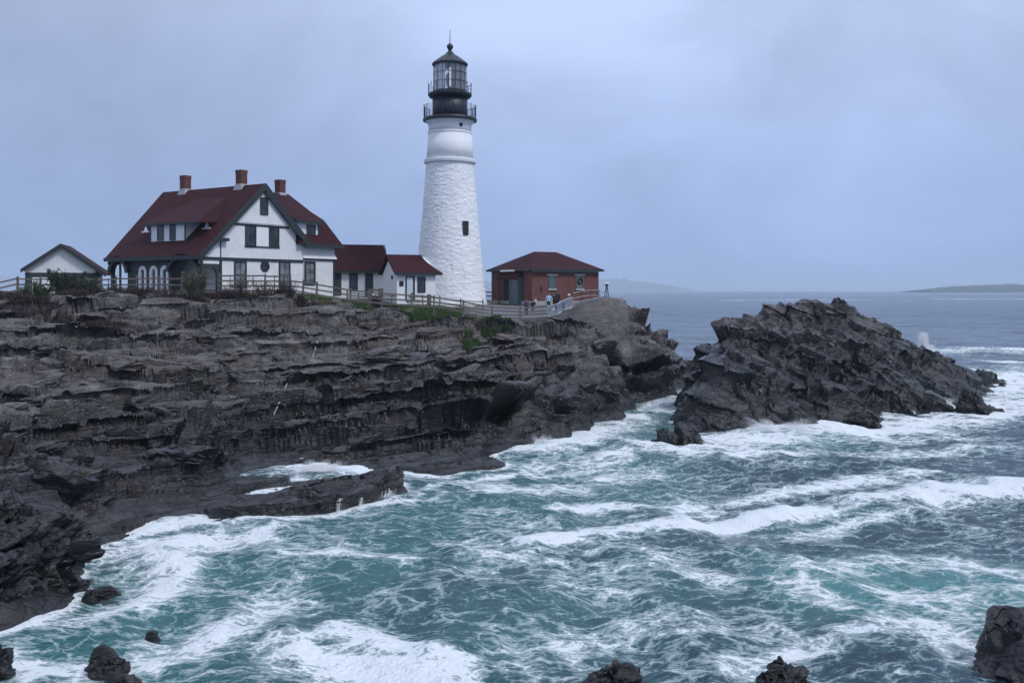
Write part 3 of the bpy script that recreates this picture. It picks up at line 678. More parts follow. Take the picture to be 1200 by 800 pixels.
me = np_mesh('sea', np.stack([px_, py_, zz], 1), grid_faces(*XS.shape), True)
attr(me, 'foam', foam); attr(me, 'aer', aer); attr(me, 'far', np.clip(dist / 400, 0, 1))
m, t, b, N, L = mat('sea_water')
ga = lambda n: (lambda a: (setattr(a, 'attribute_name', n), a.outputs['Fac'])[1])(N('ShaderNodeAttribute'))
FO, AE, FA = ga('foam'), ga('aer'), ga('far')
g = N('ShaderNodeNewGeometry'); pos = g.outputs['Position']
mpw = N('ShaderNodeMapping'); mpw.inputs['Scale'].default_value = (0.84, 1.2, 0.8); mpw.inputs['Rotation'].default_value = (0, 0, R(-16)); L(pos, mpw.inputs[0])
wn = N('ShaderNodeTexNoise'); wn.inputs['Scale'].default_value = 0.55; wn.inputs['Detail'].default_value = 4; L(mpw.outputs[0], wn.inputs['Vector'])
wsub = N('ShaderNodeVectorMath'); wsub.operation = 'MULTIPLY_ADD'; L(wn.outputs[1], wsub.inputs[0]); wsub.inputs[1].default_value = (1.7, 1.7, 0); L(mpw.outputs[0], wsub.inputs[2])
wn2 = N('ShaderNodeTexNoise'); wn2.inputs['Scale'].default_value = 2.4; wn2.inputs['Detail'].default_value = 3; L(wsub.outputs[0], wn2.inputs['Vector'])
wad = N('ShaderNodeVectorMath'); wad.operation = 'MULTIPLY_ADD'; L(wn2.outputs[1], wad.inputs[0]); wad.inputs[1].default_value = (0.55, 0.55, 0); L(wsub.outputs[0], wad.inputs[2])
def lace(scale, wid):
    v = N('ShaderNodeTexVoronoi'); v.feature = 'DISTANCE_TO_EDGE'; v.voronoi_dimensions = '2D'; v.inputs['Scale'].default_value = scale
    L(wad.outputs[0], v.inputs['Vector']); return rng(t, v.outputs['Distance'], 0.0, wid, 1.0, 0.0, False)
l1, l2 = lace(1.15, 0.30), lace(3.1, 0.32)
cl = noise(t, wad.outputs[0], 1.1, 6, 0.68); cl2 = noise(t, wsub.outputs[0], 0.35, 3, 0.55); fz = noise(t, pos, 9.0, 4, 0.7)
terms = [FO]
for n_, mean, k_ in ((l1, 0.36, 0.26), (l2, 0.36, 0.24), (cl, 0.5, 1.0), (cl2, 0.5, 0.85), (fz, 0.5, 0.75)):
    terms.append(math_(t, 'MULTIPLY', math_(t, 'SUBTRACT', n_, mean), k_))
tot = terms[0]
for q_ in terms[1:]: tot = math_(t, 'ADD', tot, q_)
mask = rng(t, tot, 0.47, 0.80); thin = rng(t, tot, 0.26, 0.60, 0, 0.38)
cov = math_(t, 'MAXIMUM', mask, thin)
deep = mixc(t, FA, (0.011, 0.032, 0.052), (0.012, 0.034, 0.072))
wc = mixc(t, AE, deep, (0.045, 0.170, 0.165))
wc = mixc(t, rng(t, tot, 0.10, 0.50, 0, 0.5), wc, (0.080, 0.225, 0.220))
L(wc, b.inputs['Base Color'])
b.inputs['IOR'].default_value = 1.33
L(rng(t, FA, 0, 1, 0.10, 0.20, False), b.inputs['Roughness'])
# ripples, coarser with distance
mr = N('ShaderNodeMapping'); mr.inputs['Scale'].default_value = (0.8, 1.15, 1); mr.inputs['Rotation'].default_value = (0, 0, R(38)); L(pos, mr.inputs[0])
r1 = noise(t, mr.outputs[0], 2.6, 5, 0.62); r2 = noise(t, mr.outputs[0], 0.32, 5, 0.6); r3 = noise(t, mr.outputs[0], 0.05, 4, 0.6)
h = math_(t, 'ADD', math_(t, 'MULTIPLY', r1, math_(t, 'SUBTRACT', 1.0, FA)), math_(t, 'MULTIPLY', r2, math_(t, 'MULTIPLY', FA, 7.0)))
h = math_(t, 'ADD', h, math_(t, 'MULTIPLY', r3, math_(t, 'MULTIPLY', math_(t, 'POWER', FA, 2.0), 22.0)))
h = math_(t, 'ADD', h, math_(t, 'MULTIPLY', cov, 0.25))
bump(t, b, h, 1.0, 0.20)
fb = N('ShaderNodeBsdfDiffuse'); L(mixc(t, fz, (0.62, 0.68, 0.72), (0.90, 0.92, 0.93)), fb.inputs[0])
fbn = N('ShaderNodeBump'); fbn.inputs['Strength'].default_value = 0.8; fbn.inputs['Distance'].default_value = 0.12
L(math_(t, 'ADD', tot, math_(t, 'MULTIPLY', fz, 0.5)), fbn.inputs['Height']); L(fbn.outputs[0], fb.inputs['Normal'])
ms = N('ShaderNodeMixShader'); L(cov, ms.inputs[0]); L(b.outputs[0], ms.inputs[1]); L(fb.outputs[0], ms.inputs[2])
L(ms.outputs[0], t.nodes['Material Output'].inputs[0])
SEA = m
tag(link('sea', me, SEA), 'choppy teal and slate sea laced with white foam', None, None, 'structure')
print('sea', len(me.vertices), time.time() - T0)

# ------------------------------------------------------------------ far shores
def shore_hill(name, label, px0, px1, prof, D, seed, depth):
    a = P(px0, 340, D)[0]; b_ = P(px1, 340, D)[0]; n = 160
    u = np.linspace(0, 1, n); hh = np.interp(u, *zip(*prof)) * D / FOC + 8.0
    xx = a + (b_ - a) * u; rows = []
    jit = 1 + 0.22 * fbm(np.stack([xx * 0.02, 0*xx, 0*xx + seed], 1), seed, 5)
    for k, (dy, s) in enumerate(((-0.5, -0.1), (-0.42, 0.30), (-0.25, 0.75), (0, 1), (0.3, 0.8), (0.5, -0.1))):
        rows.append(np.stack([xx, D + dy * depth + 0*xx, hh * s * (jit if s > 0 else 1)], 1))
    return tag(link(name, np_mesh(name, np.concatenate(rows), grid_faces(len(rows), n), True), plain('far_woods', (0.020, 0.028, 0.030), 0.9, 0.4, 0.02)), label, None, None, 'structure')
shore_hill('hill', 'low dark wooded island on the horizon', 1078, 1330, [(0,0),(.05,1.5),(.15,4.5),(.3,6.5),(.5,7.5),(.7,6),(1,5)], 4200, 3, 450)
shore_hill('hill', 'hazy hill across the water behind the brick building', 560, 806, [(0,10),(.3,13),(.55,14),(.7,13),(.85,8),(.95,4),(1,0)], 12000, 5, 1800)
shore_hill('hill', 'hazy hill across the water behind the garage', -160, 60, [(0,18),(.4,20),(.7,16),(.9,10),(1,0)], 11500, 6, 1800)
# ------------------------------------------------------------------ building materials
def clapboard(name, col):
    m, t, b, N, L = mat(name)
    wv = N('ShaderNodeTexWave'); wv.wave_type = 'BANDS'; wv.bands_direction = 'Z'; wv.wave_profile = 'SAW'
    wv.inputs['Scale'].default_value = 1.35; wv.inputs['Distortion'].default_value = 0.0
    g = N('ShaderNodeNewGeometry'); L(g.outputs['Position'], wv.inputs[0])
    v = noise(t, g.outputs['Position'], 0.9, 5, 0.65); c = np.array(col)
    L(mixc(t, rng(t, v, 0.3, 0.7), tuple(c * 0.88), tuple(c)), b.inputs['Base Color']); b.inputs['Roughness'].default_value = 0.55
    bump(t, b, wv.outputs[1], 0.35, 0.02); return m
WHITE = clapboard('white_clapboard', (0.80, 0.81, 0.82)); PLAINWHITE = plain('white_paint', (0.80, 0.81, 0.82), 0.5, 0.06)
GREEN = plain('dark_green_trim', (0.020, 0.030, 0.032), 0.5, 0.2); GREYGREEN = plain('dark_green_boards', (0.030, 0.040, 0.042), 0.6, 0.25)
TEAL = plain('teal_boards', (0.075, 0.125, 0.130), 0.6, 0.2)
BLACK = plain('black_iron', (0.016, 0.018, 0.024), 0.45, 0.2); DARK = plain('near_black', (0.012, 0.013, 0.015), 0.7, 0.2)
LEAD = plain('lead_flashing', (0.33, 0.34, 0.36), 0.5, 0.15); CONC = plain('pale_stone', (0.36, 0.35, 0.34), 0.8, 0.2, 2.0)
WOODW = plain('weathered_wood', (0.135, 0.110, 0.100), 0.8, 0.35, 6.0, bumps=0.01); WOODG = plain('grey_weathered_boards', (0.16, 0.155, 0.16), 0.8, 0.3, 6.0)
def shingles(name):
    m, t, b, N, L = mat(name); g = N('ShaderNodeNewGeometry'); pos = g.outputs['Position']
    wv = N('ShaderNodeTexWave'); wv.bands_direction = 'Z'; wv.wave_profile = 'SAW'; wv.inputs['Scale'].default_value = 1.1
    wv.inputs['Distortion'].default_value = 0.6; wv.inputs['Detail'].default_value = 2; L(pos, wv.inputs[0])
    v = noise(t, pos, 1.1, 6, 0.7); f = noise(t, pos, 7, 4, 0.7)
    c = mixc(t, rng(t, v, 0.3, 0.7), (0.023, 0.0045, 0.0072), (0.040, 0.0072, 0.0108))
    c = mixc(t, rng(t, f, 0.4, 0.75, 0, 0.6), c, (0.050, 0.014, 0.019)); L(c, b.inputs['Base Color'])
    b.inputs['Roughness'].default_value = 0.8; b.inputs['Specular IOR Level'].default_value = 0.2; bump(t, b, math_(t, 'ADD', wv.outputs[1], math_(t, 'MULTIPLY', f, 0.8)), 0.6, 0.03); return m
ROOF = shingles('maroon_shingles')
def bricks(name, c1, c2, mortar):
    m, t, b, N, L = mat(name); tc_ = N('ShaderNodeTexCoord'); s = N('ShaderNodeSeparateXYZ'); L(tc_.outputs['Object'], s.inputs[0])
    cm_ = N('ShaderNodeCombineXYZ'); L(math_(t, 'ADD', s.outputs[0], s.outputs[1]), cm_.inputs[0]); L(s.outputs[2], cm_.inputs[1])
    bt = N('ShaderNodeTexBrick'); L(cm_.outputs[0], bt.inputs['Vector']); bt.inputs['Scale'].default_value = 1.0
    for k_, v_ in (('Color1', (*c1, 1)), ('Color2', (*c2, 1)), ('Mortar', (*mortar, 1)), ('Brick Width', 0.22), ('Row Height', 0.075), ('Mortar Size', 0.010)): bt.inputs[k_].default_value = v_
    v = noise(t, tc_.outputs['Object'], 0.8, 5, 0.65)
    L(mixc(t, rng(t, v, 0.35, 0.7, 0, 0.45), bt.outputs[0], tuple(np.array(c1) * 0.55)), b.inputs['Base Color']); b.inputs['Roughness'].default_value = 0.85
    bump(t, b, bt.outputs[1], -0.4, 0.01); return m
BRICK = bricks('red_brick', (0.165, 0.050, 0.041), (0.115, 0.035, 0.031), (0.15, 0.10, 0.09)); CHIM = bricks('chimney_brick', (0.15, 0.040, 0.033), (0.11, 0.030, 0.026), (0.12, 0.07, 0.065))
def glass_mat(name, col, rough=0.08):
    m, t, b, N, L = mat(name); v = noise(t, mapped(t), 1.5, 3); c = np.array(col)
    L(mixc(t, rng(t, v, 0.35, 0.65), tuple(c * 0.6), tuple(c * 1.5)), b.inputs['Base Color']); b.inputs['Roughness'].default_value = rough
    b.inputs['Specular IOR Level'].default_value = 0.5; return m
PANE = glass_mat('window_glass', (0.030, 0.038, 0.045)); CURT = glass_mat('curtained_glass', (0.16, 0.17, 0.18), 0.12)

def fwin(parent, F, y, px0, py0, px1, py1, frame=0.10, cols=1, rows=2, fm=None, pm=None, out=0.06, name='window', y0=0.0, lower=None):
    """a window on the plane y = y0 of a building, measured in the photograph; parts: frame with bars, pane"""
    x0, z1 = F.front(px0, py0, y); x1, _ = F.front(px1, py0, y); z0 = F.front(px0, py1, y)[1]
    return win_rect(parent, x0, z0, x1, z1, y, frame, cols, rows, fm, pm, out, name, lower)
def win_rect(parent, x0, z0, x1, z1, y, frame=0.10, cols=1, rows=2, fm=None, pm=None, out=0.06, name='window', lower=None, side=None):
    fm = fm or GREEN; pm = pm or PANE
    T = (lambda x, yy, z: (x, yy, z)) if side is None else (lambda x, yy, z: (side + (y - yy) * -1.0, x, z))
    mb = MB()
    def bx(xa, za, xb, zb, o, th):
        if side is None: mb.box((xa, y - o, za), (xb, y - o + th, zb))
        else: mb.box((side - o, xa, za), (side - o + th, xb, zb))
    f = frame
    bx(x0, z0, x0 + f, z1, out, out); bx(x1 - f, z0, x1, z1, out, out); bx(x0 + f, z1 - f, x1 - f, z1, out, out); bx(x0 + f, z0, x1 - f, z0 + f, out + 0.02, out + 0.02)
    fr = mb.build(name, fm, parent)
    mb = MB(); bx(x0 + f, z0 + f, x1 - f, z1 - f, 0.014, 0.012); mb.build('pane', pm, fr)
    if cols * rows > 1:
        mb = MB()
        for k in range(1, rows): zz_ = z0 + (z1 - z0) * k / rows; bx(x0 + f, zz_ - 0.025, x1 - f, zz_ + 0.025, 0.04, 0.03)
        for k in range(1, cols): xx_ = x0 + (x1 - x0) * k / cols; bx(xx_ - 0.02, z0 + f, xx_ + 0.02, z1 - f, 0.036, 0.02)
        mb.build('glazing_bar', fm, fr)
    return fr

# ------------------------------------------------------------------ keeper's house
HO = P(311.5, 217, 88.0)
H = Frame((HO[0], HO[1], 8.45), 56)
PK = HO[2] - 8.45; SL = 0.92                                   # ridge height, roof slope
hs = thing('keepers_house', 'large white clapboard house with steep maroon roof, three brick chimneys and dark green trim', 'house', H.O, R(56))
rz_ = lambda x: PK - SL * abs(x)
WY = 0.45; LEN = H.side(191, 226, 0)[0]; XL, XR = -7.0, 5.05
zb = H.front(256, 303, WY)[1]                                  # belt height
xa = H.front(257, 320, WY)[0]; xb = H.front(355, 320, WY)[0]; xw = H.front(393, 320, WY)[0]
# gable wall and the body behind it
MB().plate([(xa, 0), (xb, 0), (xb, rz_(xb) - 0.12), (0, PK - 0.15), (XL + 0.35, rz_(XL + .35) - 0.15), (XL + 0.35, zb), (xa, zb)], [], lambda p: (p[0], WY, p[1]), (0, H.side(124.5, 305, -7.0)[0] - 0.9, 0)).build('wall', WHITE, hs)
# main roof: two thick slopes
th = 0.16
def slope(x0, x1, y0, y1, name='roof', m=ROOF, z0=None, z1=None):
    z0 = rz_(x0) if z0 is None else z0; z1 = rz_(x1) if z1 is None else z1
    return MB().slab([(x0, y0, z0), (x1, y0, z1), (x1, y1, z1), (x0, y1, z0)], (0, 0, th)).build(name, m, hs)
YE = H.side(124.5, 305, XL)[0]
MB().slab([(XL - 0.1, 0, rz_(XL - 0.1)), (0, 0, PK), (0, LEN, PK), (XL - 0.1, YE, rz_(XL - 0.1))], (0, 0, th)).build('roof', ROOF, hs); slope(0, XR, 0, LEN)
# dark rake boards under the gable overhang, eaves gutters
for s, xe in ((-1, XL - 0.12), (1, XR)):
    mb = MB(); w_ = 0.34 if s < 0 else 0.62
    mb.slab([(0, -0.05, PK + 0.18), (xe, -0.05, rz_(xe) + 0.18), (xe, -0.05, rz_(xe) - w_), (0, -0.05, PK - w_ - 0.1)][::(1 if s > 0 else -1)], (0, 0.07, 0)).build('rake_board', GREEN, hs)
    mb = MB(); mb.slab([(0, 0.03, PK - 0.05), (xe, 0.03, rz_(xe) - 0.05), (xe, WY, rz_(xe) - 0.05), (0, WY, PK - 0.05)][::(1 if s > 0 else -1)], (0, 0, -0.1)).build('soffit', GREEN, hs)
MB().box((XL - 0.28, 0.0, rz_(XL) - 0.28), (XL - 0.08, YE, rz_(XL) + 0.06)).build('gutter', GREEN, hs)
# jettied gable panel with its saw-tooth foot
g0 = H.front(281, 260.5, WY); g1 = H.front(338, 261, WY)
gz0 = g0[1]; gx0 = -(PK - 0.62 - gz0) / SL; gx1 = (PK - 0.62 - gz0) / SL
MB().plate([(gx0, gz0), (gx1, gz0), (0, PK - 0.62)], [], lambda p: (p[0], WY - 0.17, p[1]), (0, 0.168, 0)).build('gable_panel', WHITE, hs)
mb = MB(); n = 26
for k in range(n):
    x0 = gx0 + 0.1 + (gx1 - gx0 - 0.2) * k / n; mb.box((x0, WY - 0.15, gz0 - 0.10), (x0 + 0.1, WY - 0.02, gz0 - 0.003))
mb.build('dentil', PLAINWHITE, hs)['kind'] = 'stuff'
MB().box((gx0 - 0.1, WY - 0.06, gz0 - 0.26), (gx1 + 0.1, WY - 0.002, gz0 - 0.103)).build('frieze', GREEN, hs)
# belt course and corner boards
MB().box((XL + 0.3, WY - 0.09, zb - 0.12), (xb, WY - 0.002, zb + 0.12)).build('belt_course', GREEN, hs)
for px in (257.2,):
    x0 = H.front(px, 320, WY)[0]; MB().box((x0 - 0.02, WY - 0.05, 0.0), (x0 + 0.24, WY - 0.003, zb - 0.125)).build('corner_board', GREEN, hs)
xm = H.front(258.5, 280, WY)[0]; MB().box((xm - 0.05, WY - 0.04, zb + 0.125), (xm + 0.05, WY - 0.003, H.front(258, 282, WY)[1])).build('corner_board', GREEN, hs)
for px0, px1, py in ((253, 265, 280), (350, 364, 284)):        # return brackets at the rake ends
    x0, z_ = H.front(px0, py, WY); x1 = H.front(px1, py, WY)[0]
    MB().box((x0, WY - 0.45, z_ - 0.16), (x1, WY - 0.004, z_ + 0.1)).build('cornice_return', GREEN, hs)
# windows of the gable wall
fwin(hs, H, WY - 0.17, 304.6, 231, 314, 251.5, 0.12, 1, 2)
fr = fwin(hs, H, WY, 287, 262.8, 300, 289.5, 0.16, 2, 2, pm=PANE); fr['label'] = 'window beside the white panel, nearer the porch'
fwin(hs, H, WY, 314.8, 262.8, 327, 289.5, 0.16, 2, 2)
x0, z1 = H.front(300, 263, WY); x1, z0 = H.front(314.8, 289, WY); MB().box((x0, WY - 0.02, z0), (x1, WY - 0.004, z1)).build('white_panel', PLAINWHITE, hs)
MB().box((H.front(286.5, 263, WY)[0], WY - 0.10, z1 + 0.002), (H.front(327.5, 263, WY)[0], WY - 0.003, z1 + 0.12)).build('window_hood', GREEN, hs)
MB().box((H.front(286.5, 263, WY)[0], WY - 0.08, z0 - 0.12), (H.front(327.5, 263, WY)[0], WY - 0.003, z0 - 0.002)).build('sill', GREEN, hs)
fwin(hs, H, WY, 274, 305.5, 288.8, 337, 0.17, 2, 2, pm=CURT); fwin(hs, H, WY, 326.5, 305.5, 340, 337, 0.17, 2, 2, pm=CURT)
cx_, cz_ = H.front(310.3, 312, WY)
ov = lambda a, b_, n=24: [(cx_ + a * math.cos(2*math.pi*i/n), cz_ + b_ * math.sin(2*math.pi*i/n)) for i in range(n)]
fr = MB().plate(ov(0.52, 0.50), [ov(0.36, 0.34)[::-1]], lambda p: (p[0], WY - 0.07, p[1]), (0, 0.066, 0)).build('oval_window', GREEN, hs)
MB().plate(ov(0.355, 0.335), [], lambda p: (p[0], WY - 0.03, p[1]), (0, 0.02, 0)).build('pane', PANE, fr)
# side wing with its hipped roof and big dormer
ze = H.front(372, 287, WY)[1]
wg = MB().box((xb + 0.003, WY + 0.12, 0), (xw, WY + 9.0, ze)).build('wing_wall', WHITE, hs)
z3 = H.front(372, 303, WY)[1]
MB().hexa([(xb + 0.01, WY - 0.10, z3), (xw + 0.14, WY - 0.10, z3), (xw + 0.14, WY + 9.05, z3), (xb + 0.01, WY + 9.05, z3)],
          [(xb + 0.01, WY + 0.07, z3 + 0.45), (xw + 0.004, WY + 0.07, z3 + 0.45), (xw + 0.004, WY + 9.02, z3 + 0.45), (xb + 0.01, WY + 9.02, z3 + 0.45)]).build('flared_skirt', WHITE, hs)
MB().box((xb, WY - 0.02, z3 - 0.16), (xw + 0.02, WY + 0.118, z3 - 0.003)).build('belt_course', GREEN, hs)
for px in (354.3, 391.3):
    x0 = H.front(px, 320, WY)[0]; MB().box((x0, WY + 0.03, 0), (x0 + 0.16, WY + 0.117, z3 - 0.163)).build('corner_board', GREEN, hs)
fwin(hs, H, WY + 0.117, 356.5, 306, 369.5, 334, 0.22, 2, 2, pm=CURT)
xe = xw + 0.55; xi = xb - 0.9
rt = H.plane(334, 228.5, (0, 4.6, 0), (0, 1, 0)); zr = rt[2]; xr_ = rt[0]
mid = H.plane(379.5, 258, (0, 1.6, 0), (0, 1, 0))
A0 = (xi, -0.1, ze); A1 = (xe, -0.1, ze); A2 = (xe, 9.6, ze); A3 = (xi, 9.6, ze); R0 = (xi, 4.6, zr); R1 = (xr_, 4.6, zr)
M0 = tuple(mid); M1 = (mid[0], 7.6, mid[2]); Mi = (xi, 1.6, mid[2]); Mj = (xi, 7.6, mid[2])
mb = MB(); V = [A0, A1, A2, A3, M0, M1, Mi, Mj, R0, R1]
mb.add(V, [(0,1,4,6),(1,2,5,4),(6,4,9,8),(4,5,9),(5,7,8,9),(2,3,7,5),(0,3,2,1),(0,6,8,7,3)]).build('wing_roof', ROOF, hs)
MB().box((xb - 0.2, -0.18, ze - 0.28), (xe + 0.05, 0.02, ze + 0.05)).build('eaves_board', GREEN, hs)
MB().box((xe - 0.12, 0.022, ze - 0.28), (xe + 0.05, 9.6, ze + 0.05)).build('eaves_board', GREEN, hs)
# wing dormer: front wall, window, hipped lid
dy = 0.55
d0, dz1 = H.front(347, 258.5, dy); d1 = H.front(373.5, 258.5, dy)[0]; dz0 = H.front(360, 281, dy)[1]
dm = MB().box((d0, dy, dz0), (d1, dy + 3.2, dz1)).build('dormer', WHITE, hs)
mb = MB(); e = 0.38; zt = H.plane(334, 229, (0, 4.2, 0), (0, 1, 0))
V = [(d0 - e, dy - e, dz1), (d1 + e, dy - e, dz1), (d1 + e, dy + 4.2, dz1), (d0 - e, dy + 4.2, dz1), (d0 - e, 4.2, zr + 0.06), (xr_ + 0.05, 4.2, zr + 0.06)]
mb.add(V, [(0,1,5,4),(1,2,5),(2,3,4,5),(3,0,4),(3,2,1,0)]).build('dormer_roof', ROOF, dm)
MB().box((d0 - e, dy - e - 0.06, dz1 - 0.2), (d1 + e + 0.05, dy - e + 0.06, dz1 + 0.04)).build('eaves_board', GREEN, dm)
MB().box((d1 - 0.12, dy - 0.05, dz0), (d1 + 0.03, dy - 0.002, dz1 - 0.2)).build('corner_board', GREEN, dm)
fwin(dm, H, dy, 359, 262.8, 369.5, 278.8, 0.10, 1, 2)
# chimneys
for px, py0, pyb, yl, cxx in ((217.3, 206, 226, None, 0), (282.9, 199.5, 222, None, 0), (328.3, 211, 231, 4.4, None)):
    if cxx is not None: yy_ = H.side(px, 222, 0)[0]; xx_ = 0.0; zt_ = H.side(px, py0, 0)[1]; zz_ = PK - 0.35
    else: yy_ = yl; xx_, zt_ = H.front(px, py0, yl); zz_ = zr - 0.5
    a = 0.36; zm = zt_ - 0.32
    ch_ = MB().hexa([(xx_-a, yy_-a, zz_), (xx_+a, yy_-a, zz_), (xx_+a, yy_+a, zz_), (xx_-a, yy_+a, zz_)], [(xx_-a, yy_-a, zm), (xx_+a, yy_-a, zm), (xx_+a, yy_+a, zm), (xx_-a, yy_+a, zm)]).build('chimney', CHIM, hs)
    MB().box((xx_-a-0.025, yy_-a-0.025, zm + 0.001), (xx_+a+0.025, yy_+a+0.025, zt_)).build('chimney_cap', CHIM, ch_)
    MB().hexa([(xx_-a-0.14, yy_-a-0.2, zz_ - 0.0), (xx_+a+0.14, yy_-a-0.2, zz_), (xx_+a+0.14, yy_+a+0.2, zz_), (xx_-a-0.14, yy_+a+0.2, zz_)],
              [(xx_-a-0.03, yy_-a-0.03, zz_+0.62), (xx_+a+0.03, yy_-a-0.03, zz_+0.62), (xx_+a+0.03, yy_+a+0.03, zz_+0.62), (xx_-a-0.03, yy_+a+0.03, zz_+0.62)]).build('flashing', LEAD, ch_)
# shed dormer on the long slope; its front faces the near side (x = const)
def on_roof(px, py): return H.plane(px, py, (0, 0, PK + th), (-SL, 0, 1)) if False else H.plane(px, py, (0, 0, PK + th), (SL * -1, 0, 1))
ctr = on_roof(196, 282.5); xd = ctr[0]
ya = H.side(216.5, 270, xd)[0]; yb = H.side(175.8, 270, xd)[0]; zt_ = H.side(196, 262.0, xd)[1]; zl = rz_(xd) + th - 0.05
sd = MB().slab([(xd, ya, zl), (xd, ya, zt_), (-(PK + th - zt_) / SL, ya, zt_)], (0, yb - ya, 0)).build('dormer', WHITE, hs)
yr0 = H.side(236, 260, xd)[0]; yr1 = H.side(167.5, 260, xd)[0]
xs_ = -(PK + th - zt_) / SL; E0, E1 = (xd - 0.3, yr0, zt_), (xd - 0.3, yr1, zt_); S0, S1 = (xs_ + 0.3, yr0, zt_ + 0.1), (xs_ + 0.3, yr1, zt_ + 0.1)
tx_ = -1.2; tz_ = PK + th - SL * 1.2 + 0.06; T0_, T1_ = (tx_, yr0 + 2.0, tz_), (tx_, yr1 - 2.0, tz_)
V = [E0, E1, S0, S1, T0_, T1_]; V += [(p_[0], p_[1], p_[2] - 0.12) for p_ in V]
MB().add(V, [(0,4,5,1),(0,2,4),(1,5,3),(6,7,11,10),(6,10,8),(7,9,11),(0,1,7,6),(0,6,8,2),(1,3,9,7),(2,8,10,4),(4,10,11,5),(3,5,11,9)]).build('dormer_roof', ROOF, sd)
MB().box((xd - 0.36, yr0 - 0.05, zt_ - 0.14), (xd - 0.29, yr1 + 0.05, zt_ + 0.04)).build('eaves_board', GREEN, sd)
for a_, b_ in ((206.0, 199.0), (192.0, 184.5)):
    win_rect(sd, H.side(a_, 270, xd)[0], zl + 0.1, H.side(b_, 270, xd)[0], zt_ - 0.12, 0, 0.09, 1, 2, out=0.05, side=xd)
for px in (217.0, 176.5):
    yy_ = H.side(px, 270, xd)[0]; MB().box((xd - 0.04, yy_ - 0.08, zl), (xd - 0.003, yy_ + 0.08, zt_ - 0.1)).build('corner_board', GREEN, sd)
# little triangular roof vents
for px, py, s in ((171, 271.5, 0.75), (242.5, 267.5, 0.78)):
    c_ = on_roof(px, py); x_, y_ = c_[0], c_[1]; z_ = rz_(x_) + th
    back = s / SL
    v_ = MB().add([(x_, y_ - s*.62, z_), (x_, y_ + s*.62, z_), (x_, y_, z_ + s), (x_ + back, y_, z_ + s)], [(0,1,2),(1,3,2),(0,2,3),(0,3,1)]).build('roof_vent', ROOF, hs)
    MB().add([(x_-0.02, y_ - s*.42, z_ + .06), (x_-0.02, y_ + s*.42, z_ + .06), (x_-0.02, y_, z_ + s*.74), (x_+0.1, y_, z_ + .2)], [(0,1,2),(1,3,2),(0,2,3),(0,3,1)]).build('vent_face', PLAINWHITE, v_)
    MB().box((x_ - 0.10, y_ - s*.68, z_ - 0.08), (x_ - 0.022, y_ + s*.68, z_ + 0.04)).build('vent_sill', PLAINWHITE, v_)
# arcaded porch under the long eaves
zp = rz_(XL) - 0.32; xp = XL + 0.28
def arch(yc, wd, zs, n=14, z0=0.0, rise=None): return [(yc - wd/2, z0), (yc + wd/2, z0)] + [(yc + wd/2 * math.cos(math.pi*i/n), zs + (rise or wd/2) * math.sin(math.pi*i/n)) for i in range(n + 1)]
ypx = lambda px: H.side(px, 315, xp)[0]
zpx = lambda px, py: H.side(px, py, xp)[1]
y_lo, y_hi = WY - 0.1, YE - 0.25
big = [(ypx(141), abs(ypx(132.5) - ypx(149.5)), zpx(141, 320)), (ypx(216), abs(ypx(201) - ypx(231)), zpx(216, 318))]
small = [(ypx(167.3), 1), (ypx(180.2), 1), (ypx(193), 1)]
sw = abs(ypx(163) - ypx(172)); holes = []
for yc, wd, zs in big: holes.append(arch(yc, wd, zs, z0=0.35, rise=1.0))
for yc, _ in small: holes.append(arch(yc, sw, zpx(180, 318.5), z0=0.5))
pw = MB().plate([(y_lo, 0), (y_hi, 0), (y_hi, zp), (y_lo, zp)], holes, lambda p: (xp, p[0], p[1]), (0.22, 0, 0)).build('porch_wall', GREYGREEN, hs)
for yc, _ in small:
    zs = zpx(180, 318.5)
    a = MB().plate(arch(yc, sw, zs, z0=0.5), [arch(yc, sw - 0.62, zs, z0=0.55)[::-1]], lambda p: (xp - 0.05, p[0], p[1]), (0.2, 0, 0)).build('arched_window', PLAINWHITE, pw)
    MB().plate(arch(yc, sw - 0.6, zs, z0=0.55), [], lambda p: (xp + 0.12, p[0], p[1]), (0.03, 0, 0)).build('pane', PANE, a)
yc, wd, zs = big[0]
MB().tube([(xp + 0.1, yc + 0.15, 0.0), (xp + 0.1, yc + 0.15, zs + 0.8)], 0.11, 8).build('porch_post', WOODW, hs)
for yc, wd, zs in big:                                          # eyebrow hoods curved over the big arches
    n = 16; ring = lambda a_, b_: [(yc + (wd/2 + a_) * math.cos(math.pi*i/n), zs + (1.0 + b_) * math.sin(math.pi*i/n)) for i in range(n + 1)]
    o1, i1, o3 = ring(0.40, 0.34), ring(0.02, 0.02), ring(0.52, 0.50)
    MB().plate(o1 + i1[::-1], [], lambda p: (xp - 0.34, p[0], p[1]), (0.335, 0, 0)).build('arch_hood', GREEN, pw)
    o2_ = [(a_, b_ + 0.01) for a_, b_ in o1]
    MB().plate(o3[3:-3] + o2_[3:-3][::-1], [], lambda p: (xp - 0.42, p[0], p[1]), (1.25, 0, 0)).build('eyebrow_roof', ROOF, pw)
